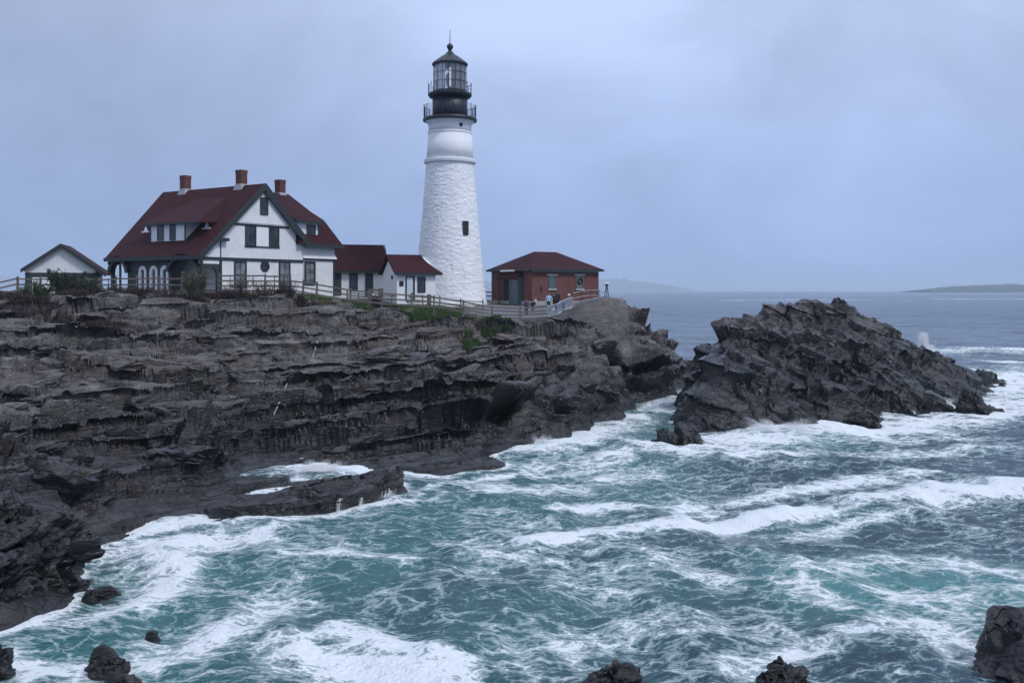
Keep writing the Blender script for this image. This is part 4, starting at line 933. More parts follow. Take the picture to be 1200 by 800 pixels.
# porch return on the gable side with its own arch
x0_, x1_ = xp + 0.23, xa - 0.003
xc = (x0_ + x1_) / 2; wd = (x1_ - x0_) * 0.72; zs = H.front(248, 322, WY)[1]
MB().plate([(x0_, 0), (x1_, 0), (x1_, zb - 0.45), (x0_, zb - 0.45)], [arch(xc, wd, zs, z0=0.3)], lambda p: (p[0], WY, p[1]), (0, 0.2, 0)).build('porch_end_wall', GREYGREEN, hs)
MB().box((x0_ - 0.25, WY - 0.001, zb - 0.447), (x1_, WY + 0.2, zb - 0.123)).build('porch_fascia', PLAINWHITE, hs)
MB().box((XL + 0.5, WY + 0.3, -0.6), (xa + 0.2, YE - 0.4, 0.12)).build('porch_floor', CONC, hs)
MB().box((xa - 0.02, WY + 0.05, -0.7), (xw - 0.05, YE - 1, -0.002)).build('foundation', CONC, hs)

# ------------------------------------------------------------------ garage
GO = P(71, 287.5, 92.0); G = Frame((GO[0], GO[1], 8.3), 16)
gr = thing('garage', 'small gabled outbuilding with white gable over dark green boards behind the bushes', 'garage', G.O, R(16))
gp = GO[2] - 8.3; xl, zl_ = G.front(24, 317.5, 0); xr, _ = G.front(124, 320, 0); k1 = (gp - zl_) / -xl; dl = 6.5; wy = 0.4
wl, wr = xl + 0.3, xr - 0.95; zw = G.front(70, 319.5, wy)[1]
MB().plate([(wl, zw), (wr, zw), (wr, gp - k1 * wr - 0.1), (0, gp - 0.1), (wl, gp + k1 * wl - 0.1)], [], lambda p: (p[0], wy, p[1]), (0, dl - 0.8, 0)).build('gable_wall', WHITE, gr)
MB().box((wl, wy + 0.04, -0.3), (wr, wy + dl - 0.9, zw - 0.003)).build('wall', GREYGREEN, gr)
MB().box((wl + 0.6, wy - 0.01, 0.1), (wr - 3.4, wy + 0.036, zw - 0.45)).build('garage_door', PLAINWHITE, gr)
for s, xe in ((-1, xl), (1, xr)):
    z_e = gp - k1 * abs(xe); q = [(0, 0, gp), (xe, 0, z_e), (xe, dl, z_e), (0, dl, gp)][::s]
    MB().slab(q, (0, 0, 0.16)).build('roof', ROOF, gr)
    MB().slab([(0, -0.06, gp + 0.18), (xe, -0.06, z_e + 0.18), (xe, -0.06, z_e - 0.16), (0, -0.06, gp - 0.18)][::s], (0, 0.055, 0)).build('rake_board', GREEN, gr)

# ------------------------------------------------------------------ passage wing between house and tower
CO = P(393, 318, 96.2); C_ = Frame((CO[0], CO[1], 7.75), 17)
cw = thing('passage_wing', 'low white wing with maroon roof and tall dark green windows joined to the house', 'house', C_.O, R(17))
x1, ze_ = C_.front(455, 318.5, 0); dpt = 5.2; oh = 0.4
zrg = C_.plane(420, 288.3, (0, dpt / 2, 0), (0, 1, 0))[2]
MB().plate([(oh, -0.4), (dpt - oh, -0.4), (dpt - oh, ze_), (dpt / 2, zrg - 0.2), (oh, ze_)], [], lambda p: (-2.2, p[0], p[1]), (x1 + 2.2 - 0.25, 0, 0)).build('wall', PLAINWHITE, cw)
for s in (0, 1):
    q = [(-2.4, s * dpt, ze_), (x1 + 0.05, s * dpt, ze_), (x1 - 0.0, dpt / 2, zrg), (-2.4, dpt / 2, zrg)][::(1 if not s else -1)]
    MB().slab(q, (0, 0, 0.14)).build('roof', ROOF, cw)
MB().box((-2.4, -0.09, ze_ - 0.14), (x1 + 0.06, 0.06, ze_ + 0.06)).build('gutter', GREEN, cw)
MB().slab([(x1 + 0.06, -0.02, ze_ - 0.08), (x1 + 0.06, dpt/2, zrg - 0.10), (x1 + 0.06, dpt/2, zrg + 0.16), (x1 + 0.06, -0.02, ze_ + 0.16)], (0.06, 0, 0)).build('rake_board', GREEN, cw)
for px0, px1, py1, pm, kind in ((391.5, 400, 346, GREYGREEN, 'green_panel'), (409.3, 419.3, 341, None, 'window'), (427.8, 437.2, 347, GREYGREEN, 'door')):
    xx0, z1_ = C_.front(px0, 319.8, oh); xx1 = C_.front(px1, 319.8, oh)[0]; z0_ = C_.front(px0, py1, oh)[1]
    if pm is None: win_rect(cw, xx0, z0_, xx1, z1_, oh, 0.15, 1, 2, pm=PANE)
    else:
        d_ = MB().box((xx0, oh - 0.05, z0_), (xx1, oh - 0.003, z1_)).build(kind, pm, cw)
        if kind == 'door': MB().ball((xx1 - 0.15, oh - 0.09, 1.0), 0.05).build('door_handle', LEAD, d_)

# ------------------------------------------------------------------ annex against the tower
NO = P(465.2, 321.0, 87.6); X_ = Frame((NO[0], NO[1], 7.6), 17)
ax = thing('tower_annex', 'small white annex with maroon roof, pale door and one window leaning against the lighthouse', 'annex', X_.O, R(22))
xe_, ze_ = X_.front(514, 321, 0)[0], 0.0
ze_ = NO[2] - 7.6; dpt = 5.0
zrg = X_.plane(475, 300, (0, dpt / 2, 0), (0, 1, 0))[2]; yrl = dpt / 2; xrr = X_.plane(497, 300, (0, dpt / 2, 0), (0, 1, 0))[0]; xend = X_.front(519.5, 321, -0.3)[0]
MB().plate([(0.0, -0.4), (dpt, -0.4), (dpt, ze_), (dpt / 2, zrg - 0.05), (0.0, ze_)], [], lambda p: (0.0, p[0], p[1]), (xe_ - 0.2, 0, 0)).build('wall', PLAINWHITE, ax)
# roof slope with its bell-cast end: rows from ridge to eave
mb = MB(); rows = []
for k in range(7):
    u = k / 6; yv = yrl * (1 - u) - 0.28 * u; zv = zrg + (ze_ - zrg) * (u ** 0.85); xv = xrr + (xend - xrr) * (u ** 1.35)
    rows.append(((-0.3, yv, zv), (xv, yv, zv)))
V = [p_ for r_ in rows for p_ in r_]; V += [(p_[0], p_[1], p_[2] + 0.13) for p_ in V]; n_ = len(rows) * 2; fcs = []
for k in range(6):
    a_, b_, c_, d_ = 2*k, 2*k+1, 2*k+3, 2*k+2
    fcs += [(a_, b_, c_, d_), (a_ + n_, d_ + n_, c_ + n_, b_ + n_), (b_, b_ + n_, c_ + n_, c_), (a_, d_, d_ + n_, a_ + n_)]
fcs += [(12, 13, 13 + n_, 12 + n_), (0, n_, n_ + 1, 1)]
mb.add(V, fcs).build('roof', ROOF, ax)
MB().slab([(-0.3, yrl, zrg), (xrr, yrl, zrg), (xend - 1.0, dpt + 0.3, ze_), (-0.3, dpt + 0.3, ze_)], (0, 0, 0.13)).build('roof', ROOF, ax)
MB().box((-0.3, -0.34, ze_ - 0.10), (xend, -0.27, ze_ + 0.10)).build('gutter', GREEN, ax)
for px0, py0, px1, py1, nm, m_ in ((475.3, 323.5, 486.5, 352, 'door_frame', GREEN), (468.0, 329, 473.0, 335, 'plaque', DARK)):
    xx0, z1_ = X_.front(px0, py0, 0); xx1 = X_.front(px1, py0, 0)[0]; z0_ = X_.front(px0, py1, 0)[1]
    o_ = MB().box((xx0, -0.06, z0_), (xx1, -0.003, z1_)).build(nm, m_, ax)
    if nm == 'door_frame':
        dr = MB().box((xx0 + 0.12, -0.075, z0_ + 0.02), (xx1 - 0.20, -0.061, z1_ - 0.12)).build('door', plain('pale_door', (0.55, 0.62, 0.66), 0.5, 0.1), o_)
fwin(ax, X_, 0, 489.6, 324, 499.3, 342.5, 0.09, 1, 2, pm=PANE)
win_rect(ax, 1.3, X_.side(457.5, 327.3, 0)[1], 1.85, X_.side(457.5, 322.8, 0)[1], 0, 0.07, 1, 1, out=0.05, side=0.0)
print('houses', time.time() - T0)
# ------------------------------------------------------------------ the lighthouse
TX, TY = P(527.3, 340, 93.0)[:2]; K = 93.0 / FOC                    # metres per pixel at the tower
TB = 7.45
tz = lambda py: EYE - (py - 340) * K - TB
lt = thing('lighthouse', 'tall white lighthouse of painted rubble stone with a black lantern', 'lighthouse', (TX, TY, TB))
pm_ = mat('white_painted_stone'); m, t, b, N, L = pm_
v1 = noise(t, mapped(t), 0.55, 5, 0.6); v2 = noise(t, mapped(t, (1, 1, 0.25)), 1.2, 5, 0.65)
c = mixc(t, rng(t, v1, 0.35, 0.7), (0.74, 0.75, 0.76), (0.82, 0.83, 0.835)); c = mixc(t, rng(t, v2, 0.6, 0.8, 0, 0.4), c, (0.50, 0.52, 0.54))
v3 = noise(t, mapped(t, (1.4, 1.4, 0.10)), 1.6, 6, 0.7); c = mixc(t, rng(t, v3, 0.58, 0.74, 0, 0.5), c, (0.42, 0.41, 0.40)); v4 = noise(t, mapped(t), 2.6, 4, 0.6); c = mixc(t, rng(t, v4, 0.62, 0.72, 0, 0.45), c, (0.56, 0.57, 0.585))
L(c, b.inputs['Base Color']); b.inputs['Roughness'].default_value = 0.6; bump(t, b, noise(t, mapped(t), 14, 5, 0.7), 0.5, 0.02); STONE = m
# rubble shaft: courses of uneven stones standing proud of the joints
nth, nz = 460, 330
z0_, z1_ = -0.3, tz(191.5)
prof = [(tz(372), 46.5), (tz(357), 43.6), (tz(340), 41.2), (tz(299), 36.9), (tz(250), 32.2), (tz(191), 27.6)]
zz_ = np.linspace(z0_, z1_, nz); rr = np.interp(zz_, [p_[0] for p_ in prof], [p_[1] * K for p_ in prof])
A, Z = np.meshgrid(np.linspace(0, 2*math.pi, nth, endpoint=False), zz_); RR = np.repeat(rr[:, None], nth, 1)
q = np.stack([A * 3.0, 0 * A, Z], -1).reshape(-1, 3).astype(np.float32)
q = q + 0.10 * np.stack([fbm(np.stack([np.cos(A).ravel()*4, np.sin(A).ravel()*4, Z.ravel()*1.3], 1), s_, 3) for s_ in (5, 6, 7)], 1)
sc = np.array((2*math.pi*3.0 / 38, 1, 0.21)); per = 38
qq = q / sc; qq[:, 1] = 0.5
b_ = np.floor(qq - 0.5).astype(np.int32); d1 = np.full(len(qq), 9e9, np.float32); d2 = d1.copy(); hh = np.zeros(len(qq), np.uint32)
for a_ in (-1, 0, 1, 2):
    for e_ in (0, 1):
        i_, k_ = b_[:, 0] + a_, b_[:, 2] + e_; h_ = _h(np.mod(i_, per), 0 * i_, k_, 77)
        ox = qq[:, 0] - (i_ + 0.5 + 0.75 * (_u(h_, 0) - 0.5)); oz = qq[:, 2] - (k_ + 0.5 + 0.55 * (_u(h_, 10) - 0.5)); d_ = np.maximum(np.abs(ox), np.abs(oz)) * 0.6 + 0.4 * np.hypot(ox, oz)
        mm = d_ < d1; d2 = np.where(mm, d1, np.minimum(d2, d_)); d1 = np.where(mm, d_, d1); hh = np.where(mm, h_, hh)
fade = np.clip((z1_ - Z.ravel()) / 0.5, 0, 1)
rel = (0.032 * (_u(hh, 5) - 0.35) - 0.026 * np.clip(1 - (d2 - d1) / 0.16, 0, 1) + 0.018 * fbm(np.stack([np.cos(A).ravel()*14, np.sin(A).ravel()*14, Z.ravel()*5], 1), 9, 3)) * fade
RR = RR + rel.reshape(RR.shape)
V = np.stack([RR * np.cos(A), RR * np.sin(A), Z], -1).reshape(-1, 3)
ii = np.arange(nz * nth).reshape(nz, nth); jj = np.roll(ii, -1, 1)
f = np.stack([ii[:-1], jj[:-1], jj[1:], ii[1:]], -1).reshape(-1, 4)
o_ = link('rubble_wall', np_mesh('rubble_wall', V, f, True), STONE, lt); o_['kind'] = 'stuff'
SM = plain('white_render', (0.72, 0.73, 0.74), 0.6, 0.13, 2.2, bumps=0.02)
pr = lambda *r: [(w_ * K, tz(py)) for w_, py in r]
MB().lathe(pr((27.0, 192.5), (30.2, 191.8), (30.6, 189.5), (30.3, 187.6), (27.9, 187.0)), 72).build('stone_belt', SM, lt)
MB().lathe(pr((27.6, 187.05), (26.6, 175), (25.6, 158.3)), 72).build('upper_drum', SM, lt, True)
MB().lathe(pr((25.4, 158.4), (26.0, 157.6), (26.0, 155.8), (25.3, 155.2)), 72).build('stone_belt', SM, lt)
MB().lathe(pr((25.2, 155.25), (25.0, 150), (25.4, 147), (27.0, 144.5), (29.2, 143.2)), 72).build('cornice', SM, lt, True)
for s in range(3): pass
MB().lathe(pr((29.0, 143.3), (31.5, 142.6), (31.8, 140.6), (31.0, 139.2), (20, 138.8)), 72).build('gallery_deck', BLACK, lt)
MB().lathe(pr((20.8, 138.9), (20.5, 128), (20.6, 115.5)), 64).build('watch_room', plain('black_painted_drum', (0.014, 0.017, 0.026), 0.5, 0.35, 1.5), lt, True)
MB().lathe(pr((20.5, 115.6), (24.0, 114.6), (25.6, 112.6), (25.7, 110.6), (19, 108.6)), 64).build('gallery_deck', BLACK, lt)
def railing(rad, py0, py1, n, bars, wires):
    rl = MB(); zt_, zb_ = tz(py0), tz(py1)
    ring = lambda z, w_: rl.tube([(rad*K*math.cos(2*math.pi*i/48), rad*K*math.sin(2*math.pi*i/48), z) for i in range(49)], w_, 5, False)
    ring(zt_, 0.030); o = rl.build('railing', BLACK, lt)
    for k in range(1, bars):
        rl = MB(); ring(zb_ + (zt_ - zb_) * k / bars, 0.018); rl.build('rail', BLACK, o)
    for k in range(n):
        a = 2*math.pi*(k + .5)/n; x_, y_ = rad*K*math.cos(a), rad*K*math.sin(a)
        MB().tube([(x_, y_, zb_), (x_, y_, zt_ + 0.05)], 0.032, 6).build('baluster', BLACK, o)
    if wires:
        w_ = MB()
        for k in range(wires):
            a = 2*math.pi*k/wires; x_, y_ = rad*K*math.cos(a), rad*K*math.sin(a); w_.tube([(x_, y_, zb_), (x_, y_, zt_)], 0.007, 4)
        w_.build('wire_mesh', BLACK, o)['kind'] = 'stuff'
railing(25.2, 98.6, 110.5, 16, 3, 0); railing(30.6, 124.5, 139.5, 16, 2, 130)
# lantern: glazed drum of sixteen sides, lens inside, conical roof, ball and spike
m = bpy.data.materials.new('lantern_glass'); m.use_nodes = True; t = m.node_tree; b = t.nodes['Principled BSDF']
b.inputs['Base Color'].default_value = (0.6, 0.65, 0.7, 1); b.inputs['Roughness'].default_value = 0.05
tg_ = t.nodes.new('ShaderNodeBsdfTransparent'); mg_ = t.nodes.new('ShaderNodeMixShader'); mg_.inputs[0].default_value = 0.12
t.links.new(tg_.outputs[0], mg_.inputs[1]); t.links.new(b.outputs[0], mg_.inputs[2]); t.links.new(mg_.outputs[0], t.nodes['Material Output'].inputs[0]); LGLASS = m
zg0, zg1 = tz(108.2), tz(76.6); rg = 19.3 * K; ns = 16
cage = MB()
for z_ in (zg0 + 0.06, zg0 + (zg1 - zg0) * 0.36, zg0 + (zg1 - zg0) * 0.68, zg1 - 0.06):
    for k in range(ns):
        a, a2 = 2*math.pi*k/ns, 2*math.pi*(k+1)/ns; cage.bar((rg*math.cos(a), rg*math.sin(a), z_), (rg*math.cos(a2), rg*math.sin(a2), z_), 0.04)
cg = cage.build('lantern_cage', BLACK, lt)
for k in range(ns):
    a, a2 = 2*math.pi*k/ns, 2*math.pi*(k+1)/ns
    MB().bar((rg*math.cos(a), rg*math.sin(a), zg0), (rg*math.cos(a), rg*math.sin(a), zg1), 0.045).build('mullion', BLACK, cg)
    r2 = rg * 0.985; p_ = [(r2*math.cos(a), r2*math.sin(a)), (r2*math.cos(a2), r2*math.sin(a2))]
    nv = np.array((math.cos((a+a2)/2), math.sin((a+a2)/2), 0)) * -0.012
    MB().slab([(*p_[0], zg0 + .05), (*p_[1], zg0 + .05), (*p_[1], zg1 - .05), (*p_[0], zg1 - .05)], nv).build('pane', LGLASS, cg)
MB().lathe([(rg * 0.99, zg0 - 0.10), (rg * 0.99, zg0 + 0.02)], 32).build('lantern_sill', BLACK, lt)
# storm panels blanking the seaward half of the lantern, and the lens
bl = MB()
for k in range(14):
    a, a2 = R(-82 + 11.0 * k), R(-82 + 11.0 * (k + 1)); r2 = rg * 0.90
    bl.slab([(r2*math.cos(a), r2*math.sin(a), zg0), (r2*math.cos(a2), r2*math.sin(a2), zg0), (r2*math.cos(a2), r2*math.sin(a2), zg1), (r2*math.cos(a), r2*math.sin(a), zg1)], (-0.02*math.cos(a), -0.02*math.sin(a), 0))
bl.build('blank_panel', plain('grey_blue_panel', (0.045, 0.058, 0.075), 0.4, 0.2), lt)
ct = MB()  # pale sheet added inside so these panes look bright as sky
for k in range(9):
    a, a2 = R(178 + 8.6 * k), R(178 + 8.6 * (k + 1)); r2 = rg * (0.90 if k % 2 else 0.885)
    ct.slab([(r2*math.cos(a), r2*math.sin(a), zg0 + .05), (r2*math.cos(a2), r2*math.sin(a2), zg0 + .05), (r2*math.cos(a2), r2*math.sin(a2), zg1 - .05), (r2*math.cos(a), r2*math.sin(a), zg1 - .05)], (-0.01*math.cos(a), -0.01*math.sin(a), 0))
ct.build('bright_backing', plain('pale_backing', (0.62, 0.65, 0.66), 0.8, 0.1), lt)
MB().lathe([(0.30, zg0), (0.34, zg0 + 0.5), (0.46, zg0 + 0.75), (0.50, zg0 + 1.1), (0.46, zg0 + 1.5), (0.30, zg0 + 1.75), (0.1, zg0 + 1.8)], 24, 0.1, -0.2).build('lamp', plain('lamp_lens', (0.55, 0.58, 0.60), 0.15, 0.1), lt, True)
ls_ = MB().box((0.02, -rg * 0.985, zg0 + 0.25), (0.20, -rg * 0.955, zg1 - 0.55)); ls_.build('lantern_gleam_strip', PLAINWHITE, lt)  # white strip painting the upright gleam on the lantern glass
MB().lathe(pr((20.9, 76.7), (21.0, 75.3), (19.4, 73.6), (12, 68.0), (6, 64.2), (4.2, 62.4)), 48).build('lantern_roof', BLACK, lt)
MB().lathe(pr((4.3, 63.2), (4.4, 62.0), (2.6, 61.0), (2.2, 58.5)), 20).ball((0, 0, tz(55)), 3.8 * K, 18).build('ventilator_ball', BLACK, lt, True)
MB().tube([(0, 0, tz(51.5)), (0, 0, tz(35))], [0.05, 0.02], 6).build('lightning_spike', BLACK, lt)
# tower window and porthole, let into the wall
def on_tower(px, py, rad):
    x_ = (px - 527.3) * K; return x_, -math.sqrt(max(rad * rad - x_ * x_, 0)), tz(py)
x_, y_, z_ = on_tower(546.6, 269, 33.95 * K); a = math.atan2(x_, -y_)
w_ = MB(); hw, hh_ = 0.21, 0.58
tw = MB().box((-hw - 0.08, -0.10, -hh_ - 0.06), (-hw, 0.2, hh_ + 0.06)).box((hw, -0.10, -hh_ - 0.06), (hw + 0.08, 0.2, hh_ + 0.06)).box((-hw, -0.10, hh_), (hw, 0.2, hh_ + 0.06)).box((-hw, -0.13, -hh_ - 0.08), (hw, 0.2, -hh_)).build('window', GREEN, lt, loc=(x_, y_, z_), rz=a)
MB().box((-hw, -0.075, -hh_), (hw, 0.15, hh_)).build('pane', DARK, tw); MB().box((-hw, -0.10, -0.03), (hw, -0.076, 0.03)).build('glazing_bar', GREEN, tw)
x_, y_, z_ = on_tower(541.2, 149.6, 25.1 * K); a = math.atan2(x_, -y_)
th_ = [(0.17 * math.cos(2*math.pi*i/16), 0.19 * math.sin(2*math.pi*i/16)) for i in range(16)]
MB().plate(th_, [], lambda p_: (p_[0], -0.05, p_[1]), (0, 0.2, 0)).build('porthole', DARK, lt, loc=(x_, y_, z_), rz=a)

# ------------------------------------------------------------------ brick fog-signal house
BO = P(623.5, 340, 91.5); Bf = Frame((BO[0], BO[1], 7.35), 33)
bh = thing('brick_house', 'low red brick house with hipped maroon roof beside the lighthouse', 'brick house', Bf.O, R(33))
bw_ = Bf.front(701.5, 340, 0)[0]; bd = Bf.side(576, 340, 0)[0]; ze_ = Bf.front(624, 316.5, 0)[1]; zpl = Bf.front(660, 352.5, 0)[1]
MB().box((0, 0, zpl), (bw_, bd, ze_)).build('brick_wall', BRICK, bh)
MB().box((-0.10, -0.10, -1.2), (bw_ + 0.1, bd + 0.1, zpl - 0.003)).build('stone_plinth', CONC, bh)
e = 0.36; ap0 = Bf.plane(626, 294.8, (0, bd / 2, 0), (0, 1, 0)); ap1 = Bf.plane(652, 295.2, (0, bd / 2, 0), (0, 1, 0)); zr = ap0[2]
xa0, xa1 = max(ap0[0], 2.2), ap1[0]
mb = MB(); V = [(-e, -e, ze_ + .12), (bw_ + e, -e, ze_ + .12), (bw_ + e, bd + e, ze_ + .12), (-e, bd + e, ze_ + .12), (ap0[0], bd / 2, zr), (ap1[0], bd / 2, zr)]
mb.add(V, [(0,1,5,4),(1,2,5),(2,3,4,5),(3,0,4),(3,2,1,0)]).build('roof', ROOF, bh)
for a_, c_ in (((-e, -e - .05, ze_ - .06), (bw_ + e, -e + .05, ze_ + .14)), ((-e - .05, -e + .053, ze_ - .06), (-e + .05, bd + e, ze_ + .14)), ((bw_ + e - .05, -e + .053, ze_ - .06), (bw_ + e + .05, bd + e, ze_ + .14))): MB().box(a_, c_).build('eaves_board', GREEN, bh)
MB().box((0.05, -0.05, ze_ - 0.16), (bw_ - .05, -0.003, ze_ - 0.04)).build('frieze', CONC, bh)
for px0, px1, nm in ((643.2, 651.2, 'shuttered'), (675.2, 683.2, 'broken')):
    x0, z1_ = Bf.front(px0, 323.2, 0); x1 = Bf.front(px1, 323.2, 0)[0]; z0_ = Bf.front(px0, 338, 0)[1]
    fr = win_rect(bh, x0, z0_, x1, z1_, 0, 0.07, 1, 1, fm=TEAL, pm=TEAL if nm == 'shuttered' else WOODG)
    fr['label'] = 'window closed with teal boards' if nm == 'shuttered' else 'window with grey boards and a dark ring hung on it'
    MB().box((x0 - 0.22, -0.07, z1_ + 0.004), (x1 + 0.22, -0.003, z1_ + 0.19)).build('lintel', CONC, bh)
    MB().box((x0 - 0.10, -0.10, z0_ - 0.17), (x1 + 0.10, -0.003, z0_ - 0.004)).build('sill', CONC, bh)
    if nm == 'broken':
        rg_ = MB(); cx_, cz_ = (x0 + x1) / 2 + 0.02, (z0_ + z1_) / 2 + 0.12
        rg_.tube([(cx_ + 0.22 * math.cos(2*math.pi*i/14), -0.09, cz_ + 0.26 * math.sin(2*math.pi*i/14)) for i in range(15)], 0.075, 6, False).build('wreath', DARK, fr)
xr_ = Bf.front(634.3, 337, 0)[0]; zc_ = Bf.front(634.3, 339, 0)[1]
MB().box((xr_ - 0.04, -0.04, zc_ - 0.35), (xr_ + 0.04, -0.003, zc_ + 0.32)).box((xr_ - 0.14, -0.036, zc_ + 0.06), (xr_ + 0.14, -0.004, zc_ + 0.16)).build('wall_anchor', DARK, bh)
# entry porch on the end towards the tower
sy = lambda px, x=0.0: Bf.side(px, 340, x)[0]; sz = lambda py, px=595, x=0.0: Bf.side(px, py, x)[1]
pd = 0.5; y0p, y1p = sy(606.5, -0.5), sy(584, -0.5); zp_ = sz(327.5)
pt = MB().box((-pd, y0p - 0.0, 0.05), (-0.003, sy(598, -pd), sz(324, 607))).build('entry_porch', TEAL, bh)
MB().box((-pd - 0.05, y1p - 0.14, 0.05), (-pd + 0.10, y1p, zp_)).build('post', BRICK, pt); MB().box((-pd - 0.05, sy(598, -pd) + 0.003, 0.05), (-pd + 0.1, sy(598, -pd) + 0.15, zp_)).build('post', TEAL, pt)
MB().box((-0.05, sy(598, -pd) + 0.2, 0.1), (-0.004, y1p - 0.3, zp_ - 0.1)).build('doorway', DARK, pt)  # near-black box on the wall paints the shade of the opening
MB().slab([(-pd - 0.15, y0p - 0.12, zp_), (-pd - 0.15, y1p + 0.1, zp_), (-0.004, y1p + 0.1, sz(317.5)), (-0.004, y0p - 0.12, sz(317.5))][::-1], (0, 0, 0.12)).build('porch_roof', ROOF, pt)
MB().box((-0.42, sy(607), sz(318.4)), (-0.30, sy(590.5), sz(316.4))).build('lamp_strip', PLAINWHITE, bh)

# ------------------------------------------------------------------ fences
def ground_z(x_, y_):
    return float(GROUND(np.array([x_]), np.array([y_]))[0])
def rail_fence(name, label, pts, post_h, rails, pw_=0.13, rw=(0.05, 0.12), m=WOODW, sink=0.5, subs=0, group=None, extra=0.0):
    """pts: post feet in the world (x, y, z); rails: heights above the foot"""
    o = thing(name, label, 'fence', tuple(pts[0]), 0, group); b0 = np.array(pts[0]); r_ = random.Random(len(pts) + int(abs(b0[0]) * 10))
    pts = [np.array(p_) for p_ in pts]; me_p = MB().hexa([(-pw_/2,-pw_/2,-sink),(pw_/2,-pw_/2,-sink),(pw_/2,pw_/2,-sink),(-pw_/2,pw_/2,-sink)], [(-pw_/2,-pw_/2,post_h),(pw_/2,-pw_/2,post_h),(pw_/2,pw_/2,post_h+.03),(-pw_/2,pw_/2,post_h+.03)]).mesh('post')
    me_p.materials.append(m)
    for p_ in pts:
        c_ = bpy.data.objects.new('post', me_p); COL.objects.link(c_); c_.parent = o; c_.location = p_ - b0; c_.rotation_euler = (R(r_.uniform(-2, 2)), R(r_.uniform(-2.5, 2.5)), r_.uniform(-.2, .2)); c_.scale = (1, 1, r_.uniform(0.97, 1.06) + extra)
    for a_, c_ in zip(pts[:-1], pts[1:]):
        for h_ in rails:
            j1, j2 = r_.uniform(-.03, .03), r_.uniform(-.03, .03); off = np.array((0, -0.07, 0))
            MB().bar(a_ - b0 + off + (0, 0, h_ + j1), c_ - b0 + off + (0, 0, h_ + j2), rw[0], rw[1]).build('rail', m, o)
        if subs:
            for k in range(1, subs + 1):
                q_ = a_ + (c_ - a_) * k / (subs + 1) - b0
                MB().box(q_ + (-0.03, 0.0, -0.1), q_ + (0.03, 0.05, rails[-1] + 0.08)).build('baluster', m, o)
    return o
def feet(lst): return [P(px, py, Y_) for px, py, Y_ in lst]
# main cliff fence: measured post feet
rail_fence('rail_fence', 'split rail fence rising toward the garage at the far edge of the cliff', feet([(-34, 360, 74), (-6, 352, 76), (20.5, 345.5, 78)]), 1.42, (0.35, 0.85, 1.28))
rail_fence('rail_fence', 'wooden rail fence behind the green bushes between garage and porch', feet([(21, 346, 78.2), (48, 346, 80), (74, 346, 80.5), (101, 346, 81), (118, 346, 81.3), (136, 345, 81.6)]), 1.42, (0.35, 0.85, 1.28), subs=1)
rail_fence('rail_fence', 'wooden rail fence in front of the arched porch', feet([(136.2, 345, 81.8), (160, 345, 82), (187, 345, 82), (213, 345, 82), (235, 344.5, 82), (256, 344, 82)]), 1.46, (0.30, 0.80, 1.30), subs=0)
rail_fence('rail_fence', 'close railed wooden fence in front of the gable wall of the house', feet([(256.2, 344, 81.8), (283, 344, 82), (310, 344, 82), (333, 344.5, 82), (340, 345, 82)]), 1.58, (0.25, 0.65, 1.05, 1.45), subs=1)
rail_fence('rail_fence', 'three-rail wooden fence running down past the white wing to the tower', feet([(340.2, 345, 81.9), (355, 346.5, 82), (371, 349, 82.2), (410.5, 356, 82.6), (447.5, 360, 83), (482, 361.5, 83.4), (508.5, 363.5, 83.8), (543, 369, 84)]), 1.25, (0.30, 0.70, 1.12))
rail_fence('rail_fence', 'grey board fence along the walkway below the brick house', feet([(543.2, 369, 84), (577, 374.5, 84.3), (609.5, 376, 84.5), (642, 374, 84.6)]), 1.22, (0.18, 0.47, 0.76, 1.06), m=WOODG, rw=(0.04, 0.14))
rail_fence('rail_fence', 'low inner fence close to the white wing and the annex', feet([(407, 352, 87), (420, 353.5, 87.3), (440, 355, 87.5), (459, 355.5, 88), (477, 357, 88), (495.5, 357.5, 88), (515.5, 358.5, 88), (540, 361, 88), (566, 363, 88.3)]), 0.85, (0.30, 0.68), pw_=0.10, rw=(0.04, 0.08))
rail_fence('rail_fence', 'short dark fence in the gap between tower and brick house', feet([(564, 356, 100), (578, 356, 99.5)]), 1.35, (0.3, 0.75, 1.2))
# notice board among the fences
kb = thing('notice_board', 'wooden notice board on two stout posts in front of the white wing', 'notice board', tuple(P(439, 361, 83.4)))
s_ = 83.4 / FOC; X0 = P(439, 340, 83.4)[0]; MB().box((-0.55, -0.12, -0.4), (-0.25, 0.12, 1.62)).build('post', WOODW, kb); MB().box((0.35, -0.14, -0.4), (0.72, 0.14, 1.66)).build('post', WOODW, kb)
MB().box((-0.25, -0.05, 0.1), (0.35, 0.05, 1.0)).build('board', DARK, kb); MB().box((-0.24, -0.06, 1.42), (0.34, 0.08, 1.6)).build('cap_board', WOODW, kb)
MB().box((-0.20, -0.07, 1.08), (-0.02, -0.02, 1.34)).build('paper', PLAINWHITE, kb); MB().box((0.08, -0.07, 1.10), (0.24, -0.02, 1.32)).build('paper', PLAINWHITE, kb)
tag(MB().lathe([(0.17, 0), (0.19, 0.1), (0.19, 0.9), (0.13, 0.95)], 10).build('bollard', WOODW, None, loc=tuple(P(503, 357.5, 86.5))), 'short thick wooden stump post in front of the annex window', 'post')

